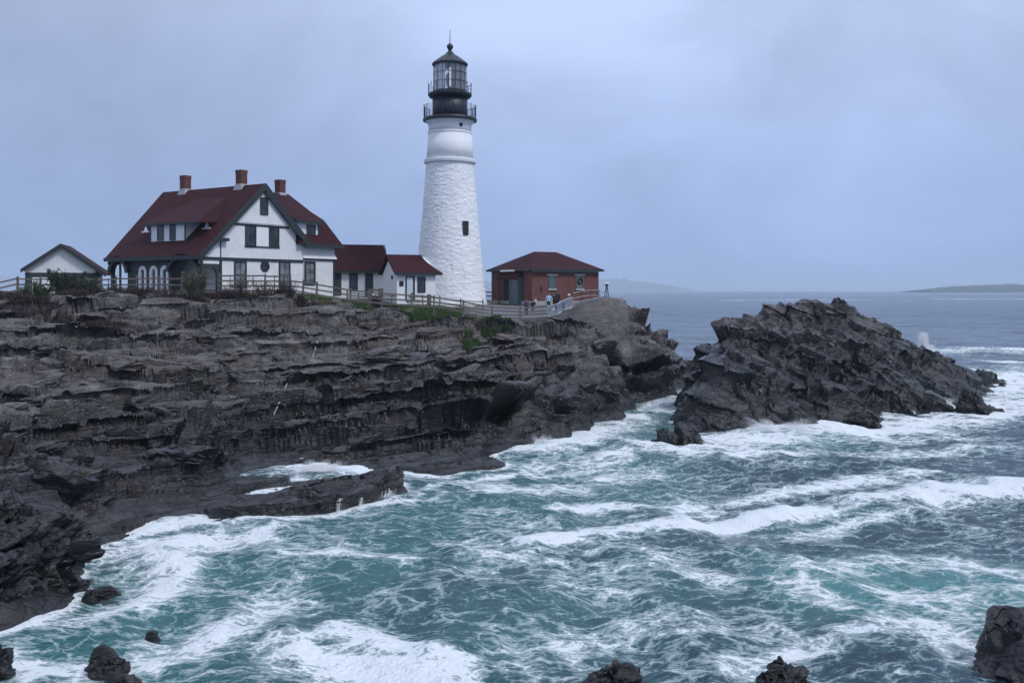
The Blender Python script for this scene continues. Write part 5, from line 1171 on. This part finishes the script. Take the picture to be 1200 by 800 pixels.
# ------------------------------------------------------------------ terrace wall, crowd barriers, rope rail, lamp tripod
wl_ = MB(); pts_ = [(670, 357.5, 86), (690, 353, 87.5), (703, 350, 88.5)]; q_ = [P(*p_) for p_ in pts_]
for a_, c_ in zip(q_[:-1], q_[1:]): wl_.bar(a_ + (0, 0, -0.5), c_ + (0, 0, -0.5), 0.3, 1.3)
STEEL = plain('galvanised_steel', (0.50, 0.54, 0.60), 0.4, 0.15, 3.0, 0.3)
tag(wl_.build('retaining_wall', plain('grey_concrete', (0.24, 0.235, 0.23), 0.85, 0.3, 1.2)), 'low grey retaining wall under the end of the brick house', 'wall')
BG = 'pale steel crowd barriers at the end of the walkway'
for i_, (px0, py0, px1, py1) in enumerate(((641.5, 372, 653.2, 368.5), (653.6, 368.3, 662.2, 363.8), (662.6, 363.6, 670.5, 361))):
    a_, c_ = P(px0, py0, 83.9), P(px1, py1, 84.2); L_ = c_ - a_
    br = thing('crowd_barrier', ('lowest of three pale steel crowd barriers, with a small white notice', 'middle one of three pale steel crowd barriers', 'uppermost of three pale steel crowd barriers, nearest the white-capped visitor')[i_], 'barrier', tuple(a_), 0, BG)
    up = np.array((0, -0.10, 0.92)); fr_ = MB(); z3 = np.array((0, 0, 0.0))
    for u0, u1 in ((z3 + up * .1, L_ + up * .1), (z3 + up, L_ + up), (z3, up), (L_, L_ + up)): fr_.bar(u0, u1, 0.07, up=(0, 1, 0.02))
    fr_.build('frame', STEEL, br)
    n = 7
    for k in range(1, n): MB().bar(L_ * k / n + up * .1, L_ * k / n + up, 0.045, up=(0, 1, 0.02)).build('bar', STEEL, br)
    MB().slab([L_ * .04 + up * .45 + (0, .03, 0), L_ * .96 + up * .45 + (0, .03, 0), L_ * .96 + up * .93 + (0, .03, 0), L_ * .04 + up * .93 + (0, .03, 0)], (0, 0.012, 0)).build('mesh_panel', plain('pale_mesh', (0.30, 0.36, 0.43), 0.6, 0.35, 6.0), br)
    MB().bar(z3 + (0, -0.3, 0.02), z3 + (0, 0.3, 0.02), 0.06).build('foot', STEEL, br); MB().bar(L_ + (0, -0.3, 0.02), L_ + (0, 0.3, 0.02), 0.06).build('foot', STEEL, br)
    if i_ == 0: MB().slab([L_ * .5 + up * .48 + (0, -.06, 0), L_ * .8 + up * .48 + (0, -.06, 0), L_ * .8 + up * .68 + (0, -.06, 0), L_ * .5 + up * .68 + (0, -.06, 0)], (0, 0.015, 0)).build('notice', PLAINWHITE, br)
rr_ = thing('hand_rail', 'thin metal hand rail climbing beside the retaining wall', 'railing', tuple(P(671, 356, 85.5)))
b0 = P(671, 356, 85.5); pr_ = [P(671, 356, 85.5), P(681, 353.5, 86), P(692, 352, 86.6), (P(702, 352, 87.2))]
for p_ in pr_: MB().tube([p_ - b0 + (0, 0, -.3), p_ - b0 + (0, 0, .95)], 0.028, 6).build('post', BLACK, rr_)
for h_ in (0.45, 0.9):
    for a_, c_ in zip(pr_[:-1], pr_[1:]): MB().tube([a_ - b0 + (0, 0, h_), c_ - b0 + (0, 0, h_)], 0.022, 5).build('rail', STEEL, rr_)
tb = P(711, 351, 86.5); tr_ = thing('signal_tripod', 'small lamp on a dark tripod at the tip of the cliff', 'lamp', tuple(tb))
hd = 1.12
for k in range(3):
    a = 2 * math.pi * k / 3 + 0.5; MB().tube([(0.30 * math.cos(a), 0.30 * math.sin(a), -0.15), (0.05 * math.cos(a), 0.05 * math.sin(a), hd)], 0.032, 6).build('leg', BLACK, tr_)
MB().tube([(0, 0, -0.1), (0, 0, hd + 0.02)], 0.03, 6).build('mast', BLACK, tr_)
MB().lathe([(0.10, hd), (0.14, hd + 0.05), (0.14, hd + 0.2), (0.12, hd + 0.24)], 14).build('lamp_housing', WOODG, tr_, True)
MB().lathe([(0.22, hd + 0.245), (0.24, hd + 0.28), (0.10, hd + 0.34)], 14).build('lamp_cap', PLAINWHITE, tr_)
rp = MB()
for h0, h1 in ((0.95, 0.75), (0.5, 0.35)):
    a_, c_ = pr_[-1] + (0, 0, h0), tb + (0, 0, h1)
    rp.tube([a_ + (c_ - a_) * u + (0, 0, -0.18 * 4 * u * (1 - u)) for u in np.linspace(0, 1, 8)], 0.02, 5)
tag(rp.build('rope', plain('blue_grey_rope', (0.10, 0.13, 0.18), 0.8, 0.2)), 'two sagging ropes strung from the hand rail to the lamp tripod', 'rope')
print('tower', time.time() - T0)
# ------------------------------------------------------------------ visitors
SKIN = plain('skin', (0.36, 0.22, 0.17), 0.6, 0.1)
def cloth(name, col): return plain(name, col, 0.85, 0.2, 8.0)
def person(label, foot, yaw, shirt, legs, hair, pose, h=1.74, cap=None, shorts=False, long=False):
    o = thing('person', label, 'person', tuple(foot), R(yaw), 'visitors on the walkway below the brick house')
    s = h / 1.74
    # joints: one vertex per joint with a radius
    J = {'pel': (0,0,.95,.125), 'wai': (0,0,1.10,.115), 'che': (0,0,1.30,.14), 'nk0': (0,.0,1.46,.075), 'nk1': (0,-.01,1.53,.052),
         'hd0': (0,-.02,1.60,.078), 'hd1': (0,-.02,1.67,.085), 'hd2': (0,-.015,1.72,.06)}
    for n_, sg in (('l', 1), ('r', -1)):
        J.update({'hp'+n_: (.09*sg,0,.90,.095), 'kn'+n_: (.10*sg,-.02,.50,.062), 'an'+n_: (.105*sg,.01,.09,.042), 'to'+n_: (.12*sg,-.15,.03,.036),
                  'sh'+n_: (.18*sg,0,1.42,.062), 'el'+n_: (.24*sg,.03,1.13,.045), 'wr'+n_: (.23*sg,-.06,.90,.032), 'ha'+n_: (.225*sg,-.09,.82,.036)})
    J.update(pose)
    E = [('pel','wai'),('wai','che'),('che','nk0'),('nk0','nk1'),('nk1','hd0'),('hd0','hd1'),('hd1','hd2')]
    for n_ in 'lr': E += [('pel','hp'+n_),('hp'+n_,'kn'+n_),('kn'+n_,'an'+n_),('an'+n_,'to'+n_),('che','sh'+n_),('sh'+n_,'el'+n_),('el'+n_,'wr'+n_),('wr'+n_,'ha'+n_)]
    ks = list(J); me = bpy.data.meshes.new('body'); me.from_pydata([tuple(np.array(J[k][:3]) * s) for k in ks], [(ks.index(a), ks.index(b)) for a, b in E], [])
    b = bpy.data.objects.new('body', me); COL.objects.link(b); b.parent = o
    b.modifiers.new('skin', 'SKIN'); sd = b.modifiers.new('sub', 'SUBSURF'); sd.levels = 1; sd.render_levels = 2
    sv = me.skin_vertices[0].data
    for i, k in enumerate(ks):
        r = J[k][3] * s * 1.08; sv[i].radius = (r, r); sv[i].use_root = (k == 'pel')
    dg = bpy.context.evaluated_depsgraph_get(); dg.update(); m2 = bpy.data.meshes.new_from_object(b.evaluated_get(dg)); b.modifiers.clear(); b.data = m2
    for m_ in (SKIN, shirt, legs): m2.materials.append(m_)
    for p_ in m2.polygons:
        c_ = p_.center / s
        arm = abs(c_.x) > 0.19
        if c_.z > 1.50: k = 0
        elif c_.z < 0.07: k = 2
        elif c_.z < (0.66 if long else 0.97) and not (arm and c_.z > 0.60): k = 0 if (shorts and c_.z < 0.50) else 2
        elif arm and c_.z < (0.93 if not shorts else 1.2): k = 0
        else: k = 1
        p_.material_index = k; p_.use_smooth = True
    hx = np.array(J['hd1'][:3]) * s
    hb = MB().ball(hx + (0, .02, .03), (.098*s, .105*s, .105*s), 12).build('hair', hair, o, True)
    for sg in (-1, 1): MB().ball(hx + (.03*s*sg, -.092*s, -.01), .010, 6).build('eye', DARK, o)
    MB().ball(hx + (0, -.10*s, -.035), (.014, .02, .02), 6).build('nose', SKIN, o)
    for sg in (-1, 1):                                           # fingers and thumb
        hp_ = np.array(J['ha' + ('l' if sg > 0 else 'r')][:3]) * s; fb = MB()
        for k in range(4):
            x0 = hp_ + np.array((0.0, (k - 1.5) * .019, -.02)); fb.tube([x0, x0 + (-.004*sg, -.006, -.035 - .006 * (k in (1, 2))), x0 + (-.016*sg, -.008, -.062 - .008 * (k in (1, 2)))], [.010, .009, .007], 5)
        fb.tube([hp_ + (0, -.03, 0), hp_ + (-.012*sg, -.05, -.025), hp_ + (-.02*sg, -.052, -.05)], [.011, .010, .008], 5)
        fb.build('fingers', SKIN, o, True)
    if cap is not None:
        MB().ball(hx + (0, .01, .055), (.108*s, .118*s, .085*s), 12).slab([hx + (-.08, -.08, .05), hx + (.08, -.08, .05), hx + (.06, -.20, .03), hx + (-.06, -.20, .03)], (0, 0, .012)).build('cap', cap, o)
    return o
BLK, NAV = cloth('black_cloth', (0.012, 0.012, 0.015)), cloth('dark_trousers', (0.02, 0.022, 0.03))
HB, HD = plain('brown_hair', (0.06, 0.035, 0.025), 0.7, 0.2), plain('dark_hair', (0.015, 0.012, 0.012), 0.6, 0.2)
hips = {'ell': (.34,.02,1.17,.045), 'wrl': (.20,-.10,1.08,.034), 'hal': (.15,-.13,1.06,.036)}
fold = {'ell': (.27,-.06,1.16,.045), 'wrl': (.08,-.20,1.20,.034), 'hal': (-.02,-.21,1.22,.036), 'elr': (-.27,-.06,1.14,.045), 'wrr': (-.08,-.20,1.15,.034), 'har': (.02,-.22,1.17,.036)}
def foot_at(px, pyhead, Y_, h): 
    p_ = P(px, pyhead, Y_); return p_ - np.array((0, 0, h + 0.02))
person('person in a pale blue shirt with a hand on the hip and dark trousers', foot_at(642.8, 342.8, 87.5, 1.74), -12, cloth('pale_blue_shirt', (0.42, 0.58, 0.80)), NAV, HB, hips)
person('person in dark clothes standing close beside the pale blue shirt', foot_at(649.8, 343.3, 87.8, 1.66), 10, BLK, BLK, HB, fold, 1.66, long=True)
person('tall person all in black standing behind the others by the brick wall', foot_at(653.3, 340.2, 89.3, 1.86), 25, BLK, BLK, HD, {}, 1.86)
person('person in a white cap and dark top leaning on the steel barrier', foot_at(667.2, 345.0, 85.6, 1.68), -30, cloth('dark_top', (0.05, 0.025, 0.03)), cloth('pale_shorts', (0.42, 0.42, 0.40)), HD, fold, 1.68, cap=PLAINWHITE)
person('person in a purple top and dark skirt behind the grey board fence', foot_at(616.8, 350.2, 87.0, 1.56), 5, cloth('purple_top', (0.075, 0.03, 0.09)), BLK, HD, fold, 1.56)
person('person in a maroon top with a pale bag behind the grey board fence', foot_at(624.6, 350.8, 87.0, 1.56), -20, cloth('maroon_top', (0.06, 0.015, 0.025)), cloth('grey_shorts', (0.16, 0.16, 0.17)), HD, hips, 1.56, shorts=True)
p_ = P(627.6, 353, 86.85); tag(MB().ball((0, 0, 0), (.13, .09, .16), 10).tube([(-.08, 0, .12), (-.05, 0, .34), (.03, 0, .36), (.08, 0, .12)], .012, 5).build('shoulder_bag', plain('pale_canvas', (0.5, 0.48, 0.46), 0.8, 0.1), None, True, loc=tuple(p_)), 'pale cloth bag hanging at the side of the maroon top', 'bag')

# ------------------------------------------------------------------ paving and planting on the cliff top
PATH = plain('tarmac_path', (0.135, 0.135, 0.14), 0.85, 0.25, 1.5)
def drape(name, outline, m, lift, kind='structure', cell=0.5, label=None):
    o2 = np.array([p_[:2] for p_ in outline]); x0, y0 = o2.min(0); x1, y1 = o2.max(0)
    gx_, gy_ = np.meshgrid(np.arange(x0, x1 + cell, cell), np.arange(y0, y1 + cell, cell)); ins = np.zeros(gx_.shape, bool); n = len(o2)
    for i in range(n):
        (ax_, ay_), (bx_, by_) = o2[i], o2[(i + 1) % n]
        cnd = ((ay_ > gy_) != (by_ > gy_)) & (gx_ < (bx_ - ax_) * (gy_ - ay_) / (by_ - ay_ + 1e-9) + ax_); ins ^= cnd
    zz = GROUND(gx_, gy_) + lift + 0.10 * fbm(np.stack([gx_.ravel(), gy_.ravel(), 0 * gx_.ravel()], 1) * 0.25, 3).reshape(gx_.shape)
    f = grid_faces(*gx_.shape); f = f[ins.ravel()[f].all(1)]; used = np.zeros(gx_.size, bool); used[f.ravel()] = True; rm = np.cumsum(used) - 1
    o = link(name, np_mesh(name, np.stack([gx_, gy_, zz], -1).reshape(-1, 3)[used], rm[f], True), m); o['kind'] = kind
    if label: o['label'] = label
    return o
drape('walkway', [P(543, 340, 85.3), P(577, 340, 84.9), P(615, 340, 84.9), P(660, 340, 85.0), P(668, 340, 88.5), P(640, 340, 90.2), P(600, 340, 92.5), P(560, 340, 92)], PATH, 0.05, label='grey paved walkway in front of the brick house')
GRASSM = plain('grass', (0.045, 0.085, 0.022), 0.8, 0.45, 1.2); DRYG = plain('dry_grass', (0.13, 0.105, 0.055), 0.85, 0.35, 1.0); HEATH = plain('dead_heath', (0.055, 0.036, 0.036), 0.9, 0.45, 1.0)
LEAF = plain('green_leaves', (0.035, 0.075, 0.020), 0.6, 0.5, 2.0); LEAFD = plain('dark_leaves', (0.018, 0.030, 0.016), 0.65, 0.45, 2.0); TAN = plain('grey_green_twigs', (0.085, 0.082, 0.055), 0.8, 0.4, 2.0); TWIG = plain('brown_twigs', (0.050, 0.032, 0.030), 0.85, 0.35, 2.0)
gidx = {}
def surf(x_, y_):
    """height of the broken rock surface under points"""
    i = np.clip(np.searchsorted(xs, x_), 1, len(xs) - 1); j = np.clip(np.searchsorted(ys, y_), 1, len(ys) - 1)
    return HEADZ.reshape(len(ys), len(xs), 3)[j, i, 2]
def blades(name, label, regions, count, h0, h1, wdt, m, seed, lean=0.5, seg=2):
    r = np.random.default_rng(seed); pts = []
    tot = sum(q_[2] * q_[3] for q_ in regions)
    for cx_, cy_, rx, ry in regions:
        n = max(3, int(count * rx * ry / tot)); a = r.uniform(0, 2*np.pi, n); d = np.sqrt(r.uniform(0, 1, n)); pts.append(np.stack([cx_ + rx * d * np.cos(a), cy_ + ry * d * np.sin(a)], 1))
    xy = np.concatenate(pts); keep = fbm(np.c_[xy * 0.8, 0 * xy[:, 0]], seed, 3) > -0.12; xy = xy[keep]; n = len(xy); z = surf(xy[:, 0], xy[:, 1]) - 0.02
    hh = r.uniform(h0, h1, n); a = r.uniform(0, 2*np.pi, n); ln = r.uniform(0.1, lean, n) * hh; side = np.stack([-np.sin(a), np.cos(a)], 1) * wdt / 2
    base = np.c_[xy, z]; tip = np.c_[xy + np.stack([np.cos(a), np.sin(a)], 1) * ln[:, None], z + hh]; midp = base * .5 + tip * .5; midp[:, 2] += 0.12 * hh; s3 = np.c_[side, 0 * z]
    V = np.stack([base - s3, base + s3, midp + s3 * .7, midp - s3 * .7, tip], 1).reshape(-1, 3); i = np.arange(n)[:, None] * 5
    f = np.concatenate([np.concatenate([i, i + 1, i + 2], 1), np.concatenate([i, i + 2, i + 3], 1), np.concatenate([i + 3, i + 2, i + 4], 1)])
    return tag(link(name, np_mesh(name, V, f), m), label, None, None, 'stuff')
def reg(px, py, Y_, wpx, dY): p_ = P(px, py, Y_); return (p_[0], Y_, wpx * Y_ / FOC, dY)
blades('grass', 'short bright green grass below the fence by the white wing', [reg(425, 362, 83.0, 16, .9), reg(455, 365, 83.3, 18, .9), reg(490, 368, 83.4, 20, .8), reg(515, 371, 83.6, 14, .7), reg(555, 402, 76.5, 16, 1.6), reg(590, 396, 78.2, 16, 1.2), reg(572, 398, 77.5, 14, 1.4), reg(548, 409, 74.5, 8, 1.2), reg(96, 573, 39, 4, .5), reg(580, 438, 64, 6, .5)], 34000, 0.08, 0.34, 0.05, GRASSM, 3)
blades('grass', 'green turf between the fences and the houses', [reg(480, 358, 86.5, 60, 2.4), reg(540, 362, 86.6, 26, 1.8), reg(430, 352, 86.4, 30, 2.2), reg(350, 345, 85.5, 40, 2.0)], 26000, 0.05, 0.18, 0.05, GRASSM, 4)
blades('dry_grass', 'tan dry grass along the top of the cliff', [reg(600, 383, 82.3, 40, 1.0), reg(560, 380, 83, 18, .8), reg(15, 349, 78.5, 16, 1.2), reg(380, 357, 82, 26, 1.0)], 14000, 0.06, 0.26, 0.035, DRYG, 5)
blades('dead_heath', 'maroon brown dead heath along the foot of the fence', [reg(150, 350, 80.6, 40, 1.1), reg(220, 350, 81, 50, 1.0), reg(290, 349, 81, 40, 1.0), reg(335, 350, 81.4, 20, .9), reg(70, 356, 78.5, 40, 1.6), reg(40, 378, 69.5, 46, 2.4), reg(90, 384, 69, 26, 1.6), reg(125, 402, 67, 30, 1.8), reg(20, 365, 74, 34, 2.0), reg(180, 347, 81.6, 60, .8), reg(260, 346, 81.6, 70, .8), reg(110, 349, 80.5, 40, 1.0)], 70000, 0.15, 0.62, 0.032, HEATH, 6, 0.9)
blades('dead_heath', 'tall brown dead stalks standing along the fence before the house', [reg(150, 346, 81.2, 40, .5), reg(200, 346, 81.4, 40, .5), reg(262, 346, 81.4, 30, .5), reg(300, 346, 81.4, 40, .5), reg(338, 347, 81.6, 22, .5), reg(120, 350, 80, 24, .6), reg(60, 360, 77, 50, 1.2), reg(30, 376, 70, 40, 1.6)], 26000, 0.30, 0.85, 0.022, HEATH, 8, 0.6)
def shrub(name, label, px, pybase, Y_, wpx, hpx, leaf, m_leaf, n, seed, twig=TWIG, upright=0.5, nst=16, up0=0.25, dy=0.7, fol='foliage', group=None):
    p_ = P(px, pybase, Y_); k = Y_ / FOC; w_, h_ = wpx * k / 2, hpx * k
    o = thing(name, label, 'shrub', tuple(p_), 0, group); r = np.random.default_rng(seed); st = MB(); ends = []
    for i in range(nst):
        a = r.uniform(0, 2*np.pi); d = np.sqrt(r.uniform(0, 1)); e_ = np.array((w_ * d * math.cos(a), w_ * dy * d * math.sin(a), h_ * r.uniform(0.55, 1.0) * (1 - 0.35 * d * (1 - upright))))
        b_ = e_ * np.array((0.35, 0.35, 0)) + (0, 0, -0.15); md = (b_ + e_) / 2 + r.normal(0, 0.05, 3); st.tube([b_, md, e_], [0.022, 0.015, 0.006], 4); ends.append((b_, md, e_))
        for j in range(3):
            u = r.uniform(.35, .95); q0 = b_ + (e_ - b_) * u; q1 = q0 + r.normal(0, 1, 3) * (.16, .16, .10) * (w_ / 1.2) + (0, 0, .18 * h_); st.tube([q0, q1], [0.010, 0.004], 3); ends.append((q0, (q0 + q1) / 2, q1))
    st.build('stems', twig, o)['kind'] = 'stuff'
    if n:
        pk = r.integers(0, len(ends), n); u = np.clip(r.beta(2.4, 1.2, n), up0, 1.0); P0 = np.array([e[0] for e in ends])[pk]; P1 = np.array([e[2] for e in ends])[pk]
        c_ = P0 + (P1 - P0) * u[:, None] + r.normal(0, 0.09, (n, 3)) * min(1.0, w_)
        c_[:, 2] = np.maximum(c_[:, 2], 0.02); d1_ = r.normal(0, 1, (n, 3)); d1_ /= np.linalg.norm(d1_, axis=1)[:, None]; d2_ = np.cross(d1_, r.normal(0, 1, (n, 3))); d2_ /= np.linalg.norm(d2_, axis=1)[:, None]
        l_ = leaf * r.uniform(.6, 1.3, n)[:, None]; V = np.stack([c_ - d1_ * l_, c_ + d2_ * l_ * .45, c_ + d1_ * l_, c_ - d2_ * l_ * .45], 1).reshape(-1, 3)
        lo_ = link(fol, np_mesh(fol, V, np.arange(n * 4).reshape(-1, 4)), m_leaf, o); lo_['kind'] = 'stuff'
    return o
SG = 'shrubs along the cliff fence'
shrub('shrub', 'bright green leafy shrub at the fence corner in front of the garage', 42, 351, 77.6, 42, 22, 0.075, LEAF, 2600, 1, group=SG, nst=20)
shrub('shrub', 'tall dark green shrub covering the middle of the garage', 78, 351, 78.2, 50, 36, 0.08, LEAFD, 4200, 2, upright=0.8, group=SG, nst=26)
shrub('shrub', 'dark sparse shrub at the corner of the garage', 106, 351, 78.8, 34, 28, 0.07, LEAFD, 1700, 3, group=SG)
shrub('shrub', 'small olive shrub between the garage and the porch', 125, 350, 79.8, 26, 14, 0.06, TAN, 700, 4, group=SG)
shrub('shrub', 'feathery grey green shrub in front of the porch arch', 229, 348, 80.4, 36, 31, 0.07, TAN, 3600, 5, twig=TAN, upright=0.9, group=SG, nst=44)
shrub('shrub', 'bare reddish brown bush before the lower gable window', 281, 348, 80.8, 34, 24, 0.05, TWIG, 420, 6, group=SG, nst=40, upright=.7)
shrub('shrub', 'bare reddish brown bush under the oval window', 310, 348, 80.8, 32, 22, 0.05, TWIG, 380, 7, group=SG, nst=36, upright=.7)
shrub('shrub', 'bare brown bush at the fence before the wing of the house', 337, 349, 81.0, 30, 24, 0.05, TWIG, 380, 8, group=SG, nst=38, upright=.7)
shrub('shrub', 'straggling brown bush before the arcade of white arched windows', 195, 348, 80.8, 50, 15, 0.05, TWIG, 420, 9, group=SG, nst=36, upright=.5)
shrub('shrub', 'low brown bush at the foot of the porch post', 155, 348, 80.6, 34, 14, 0.05, TWIG, 320, 10, group=SG, nst=28, upright=.5)
print('plants', time.time() - T0)

# ------------------------------------------------------------------ spray and falling water
SPRAY = plain('white_spray', (0.86, 0.89, 0.92), 0.9, 0.05)
def spray(name, label, px, pybase, Y_, wpx, hpx, n, seed, lean=0.0, size=0.07, depth=0.8, power=1.6):
    b_ = P(px, pybase, Y_); k = Y_ / FOC; r = np.random.default_rng(seed)
    u = r.uniform(0, 1, n) ** power; a = r.normal(0, 0.5, n); x_ = wpx * k * 0.5 * a * (1 - 0.25 * u) + lean * u * hpx * k; y_ = r.normal(0, depth * 0.4, n); z_ = u * hpx * k * np.exp(-a * a * 0.9)
    # jets: pull droplets onto a few arcs
    jet = r.integers(0, 9, n); ja = r.normal(0, 0.4, 9)[jet] * wpx * k * 0.5; x_ = x_ * 0.32 + ja * (0.45 + 0.6 * u); jh = r.uniform(0.35, 1.0, 9)[jet]; z_ = z_ * jh
    s = size * r.uniform(0.35, 1.2, n) * (1 - 0.55 * u); c_ = np.stack([x_, y_, z_], 1)
    d = np.array([(1,0,0),(-1,0,0),(0,1,0),(0,-1,0),(0,0,1),(0,0,-1)], float); V = (c_[:, None] + d[None] * s[:, None, None] * r.uniform(.7, 1.3, (n, 6, 1))).reshape(-1, 3)
    t_ = np.array([(0,2,4),(2,1,4),(1,3,4),(3,0,4),(2,0,5),(1,2,5),(3,1,5),(0,3,5)]); f = (np.arange(n)[:, None, None] * 6 + t_[None]).reshape(-1, 3)
    return tag(link(name, np_mesh(name, V, f, True), SPRAY, loc=tuple(b_)), label, None, None, 'stuff')
spray('spray', 'plume of white spray thrown up behind the islet', 1083, 424, 106, 30, 38, 40000, 1, 0.1, 0.045, 1.4, 1.3)
spray('spray', 'low white burst of surf against the foot of the islet', 912, 504, 62.8, 100, 16, 40000, 2, 0.0, 0.018, 1.5, 3.4)
spray('spray', 'thin jet of spray against the islet wall', 932, 492, 66.5, 14, 26, 6000, 3, 0.0, 0.016, 0.5, 2.0)
spray('spray', 'white surf bursting between islet and wedge rock', 1108, 480, 74.5, 34, 16, 16000, 4, 0.0, 0.022, 1.2, 2.4)
spray('spray', 'white wash breaking on the shelf of rock', 375, 549, 48.5, 80, 11, 16000, 5, 0.0, 0.014, 0.8, 2.8)
spray('spray', 'white splash at the foot of the headland cliff', 632, 520, 59.5, 60, 12, 16000, 6, 0.1, 0.016, 1.0, 2.8)
m, t, b, N, L = mat('falling_water')
b.inputs['Base Color'].default_value = (0.84, 0.88, 0.91, 1); b.inputs['Roughness'].default_value = 0.6
uvn = N('ShaderNodeAttribute'); uvn.attribute_name = 'fall_uv'; mpf = N('ShaderNodeMapping'); mpf.inputs['Scale'].default_value = (9.0, 0.9, 1.0); L(uvn.outputs['Vector'], mpf.inputs[0])
nf = noise(t, mpf.outputs[0], 1.0, 5, 0.7); sf_ = N('ShaderNodeSeparateXYZ'); L(uvn.outputs['Vector'], sf_.inputs[0])
tr_ = N('ShaderNodeBsdfTransparent'); mxf = N('ShaderNodeMixShader'); L(rng(t, math_(t, 'SUBTRACT', nf, math_(t, 'MULTIPLY', sf_.outputs[2], 0.35)), 0.30, 0.78), mxf.inputs[0]); L(tr_.outputs[0], mxf.inputs[1]); L(b.outputs[0], mxf.inputs[2]); L(mxf.outputs[0], t.nodes['Material Output'].inputs[0])
bump(t, b, nf, 0.6, 0.05); FALL = m
def waterfall(label, px0, px1, y_far, y_near, seed, islet=False):
    """a thin torn sheet of water following the rock edge, column by column, from its lip into the sea"""
    r = np.random.default_rng(seed); n = max(10, int((px1 - px0) * 2.2)); rows = 9; V = []; U = []
    hgt = (lambda x_, y_: IH(x_, y_)) if islet else on_rock
    yy = np.arange(y_far, y_near, -0.04)
    for i in range(n):
        px = px0 + (px1 - px0) * i / (n - 1); x_ = (px - 600) / FOC * yy; zz = hgt(x_, yy); k = np.nonzero(zz > 0.16)[0]; k = k[-1] if len(k) else len(yy) // 2
        ys_ = yy[k]; top = min(float(zz[max(0, k - 4)]), 0.42) + 0.02
        for j in range(rows):
            u = j / (rows - 1); y_ = ys_ + 0.26 - 0.62 * u ** 0.8; z_ = top * (1 - u ** 2.0) + 0.02; V.append(((px - 600) / FOC * ys_ + r.normal(0, 0.01), y_ + r.normal(0, 0.012), z_)); e_ = abs(2 * i / (n - 1) - 1); U.append((i / 6.0 + seed, u * 1.2, e_ ** 2 * 1.6))
    me = np_mesh('waterfall', np.array(V), grid_faces(n, rows), True); at_ = me.attributes.new('fall_uv', 'FLOAT_VECTOR', 'POINT'); at_.data.foreach_set('vector', np.array(U, np.float32).ravel())
    return tag(link('waterfall', me, FALL), label, 'waterfall', FG)
i2 = o2.reshape(len(ys2), len(xs2), 3)
def IH(x_, y_): return i2[np.clip(np.searchsorted(ys2, y_), 1, len(ys2) - 1), np.clip(np.searchsorted(xs2, x_), 1, len(xs2) - 1), 2]
FG = 'streams of water running off the rock shelves'
waterfall('broad white sheet of water pouring off the tip of the low shelf', 436, 474, 46.5, 38.5, 1)
waterfall('narrow stream of water running off the low shelf, second from its tip', 419, 429, 45, 38.5, 2)
waterfall('thin stream of water off the middle of the low shelf', 392, 404, 44, 38.5, 3)
waterfall('thin white runnel down the seaward foot of the islet', 1066, 1074, 77, 68, 6, True)
# ------------------------------------------------------------------ sea air
bm = bmesh.new(); bmesh.ops.create_cube(bm, size=1.0)
me = bpy.data.meshes.new('haze'); bm.to_mesh(me); bm.free()
hz = link('haze', me); hz.location = (0, 7100, 69); hz.scale = (32000, 14600, 150)
m = bpy.data.materials.new('sea_air'); m.use_nodes = True; t = m.node_tree; t.nodes.clear()
o_ = t.nodes.new('ShaderNodeOutputMaterial'); v = t.nodes.new('ShaderNodeVolumePrincipled')
v.inputs['Color'].default_value = (0.76, 0.88, 1.0, 1); v.inputs["Density"].default_value = 0.00014; v.inputs['Anisotropy'].default_value = 0.0
t.links.new(v.outputs[0], o_.inputs['Volume']); me.materials.append(m)
tag(hz, 'thin blue sea fog', None, None, 'stuff')
print('done', time.time() - T0)
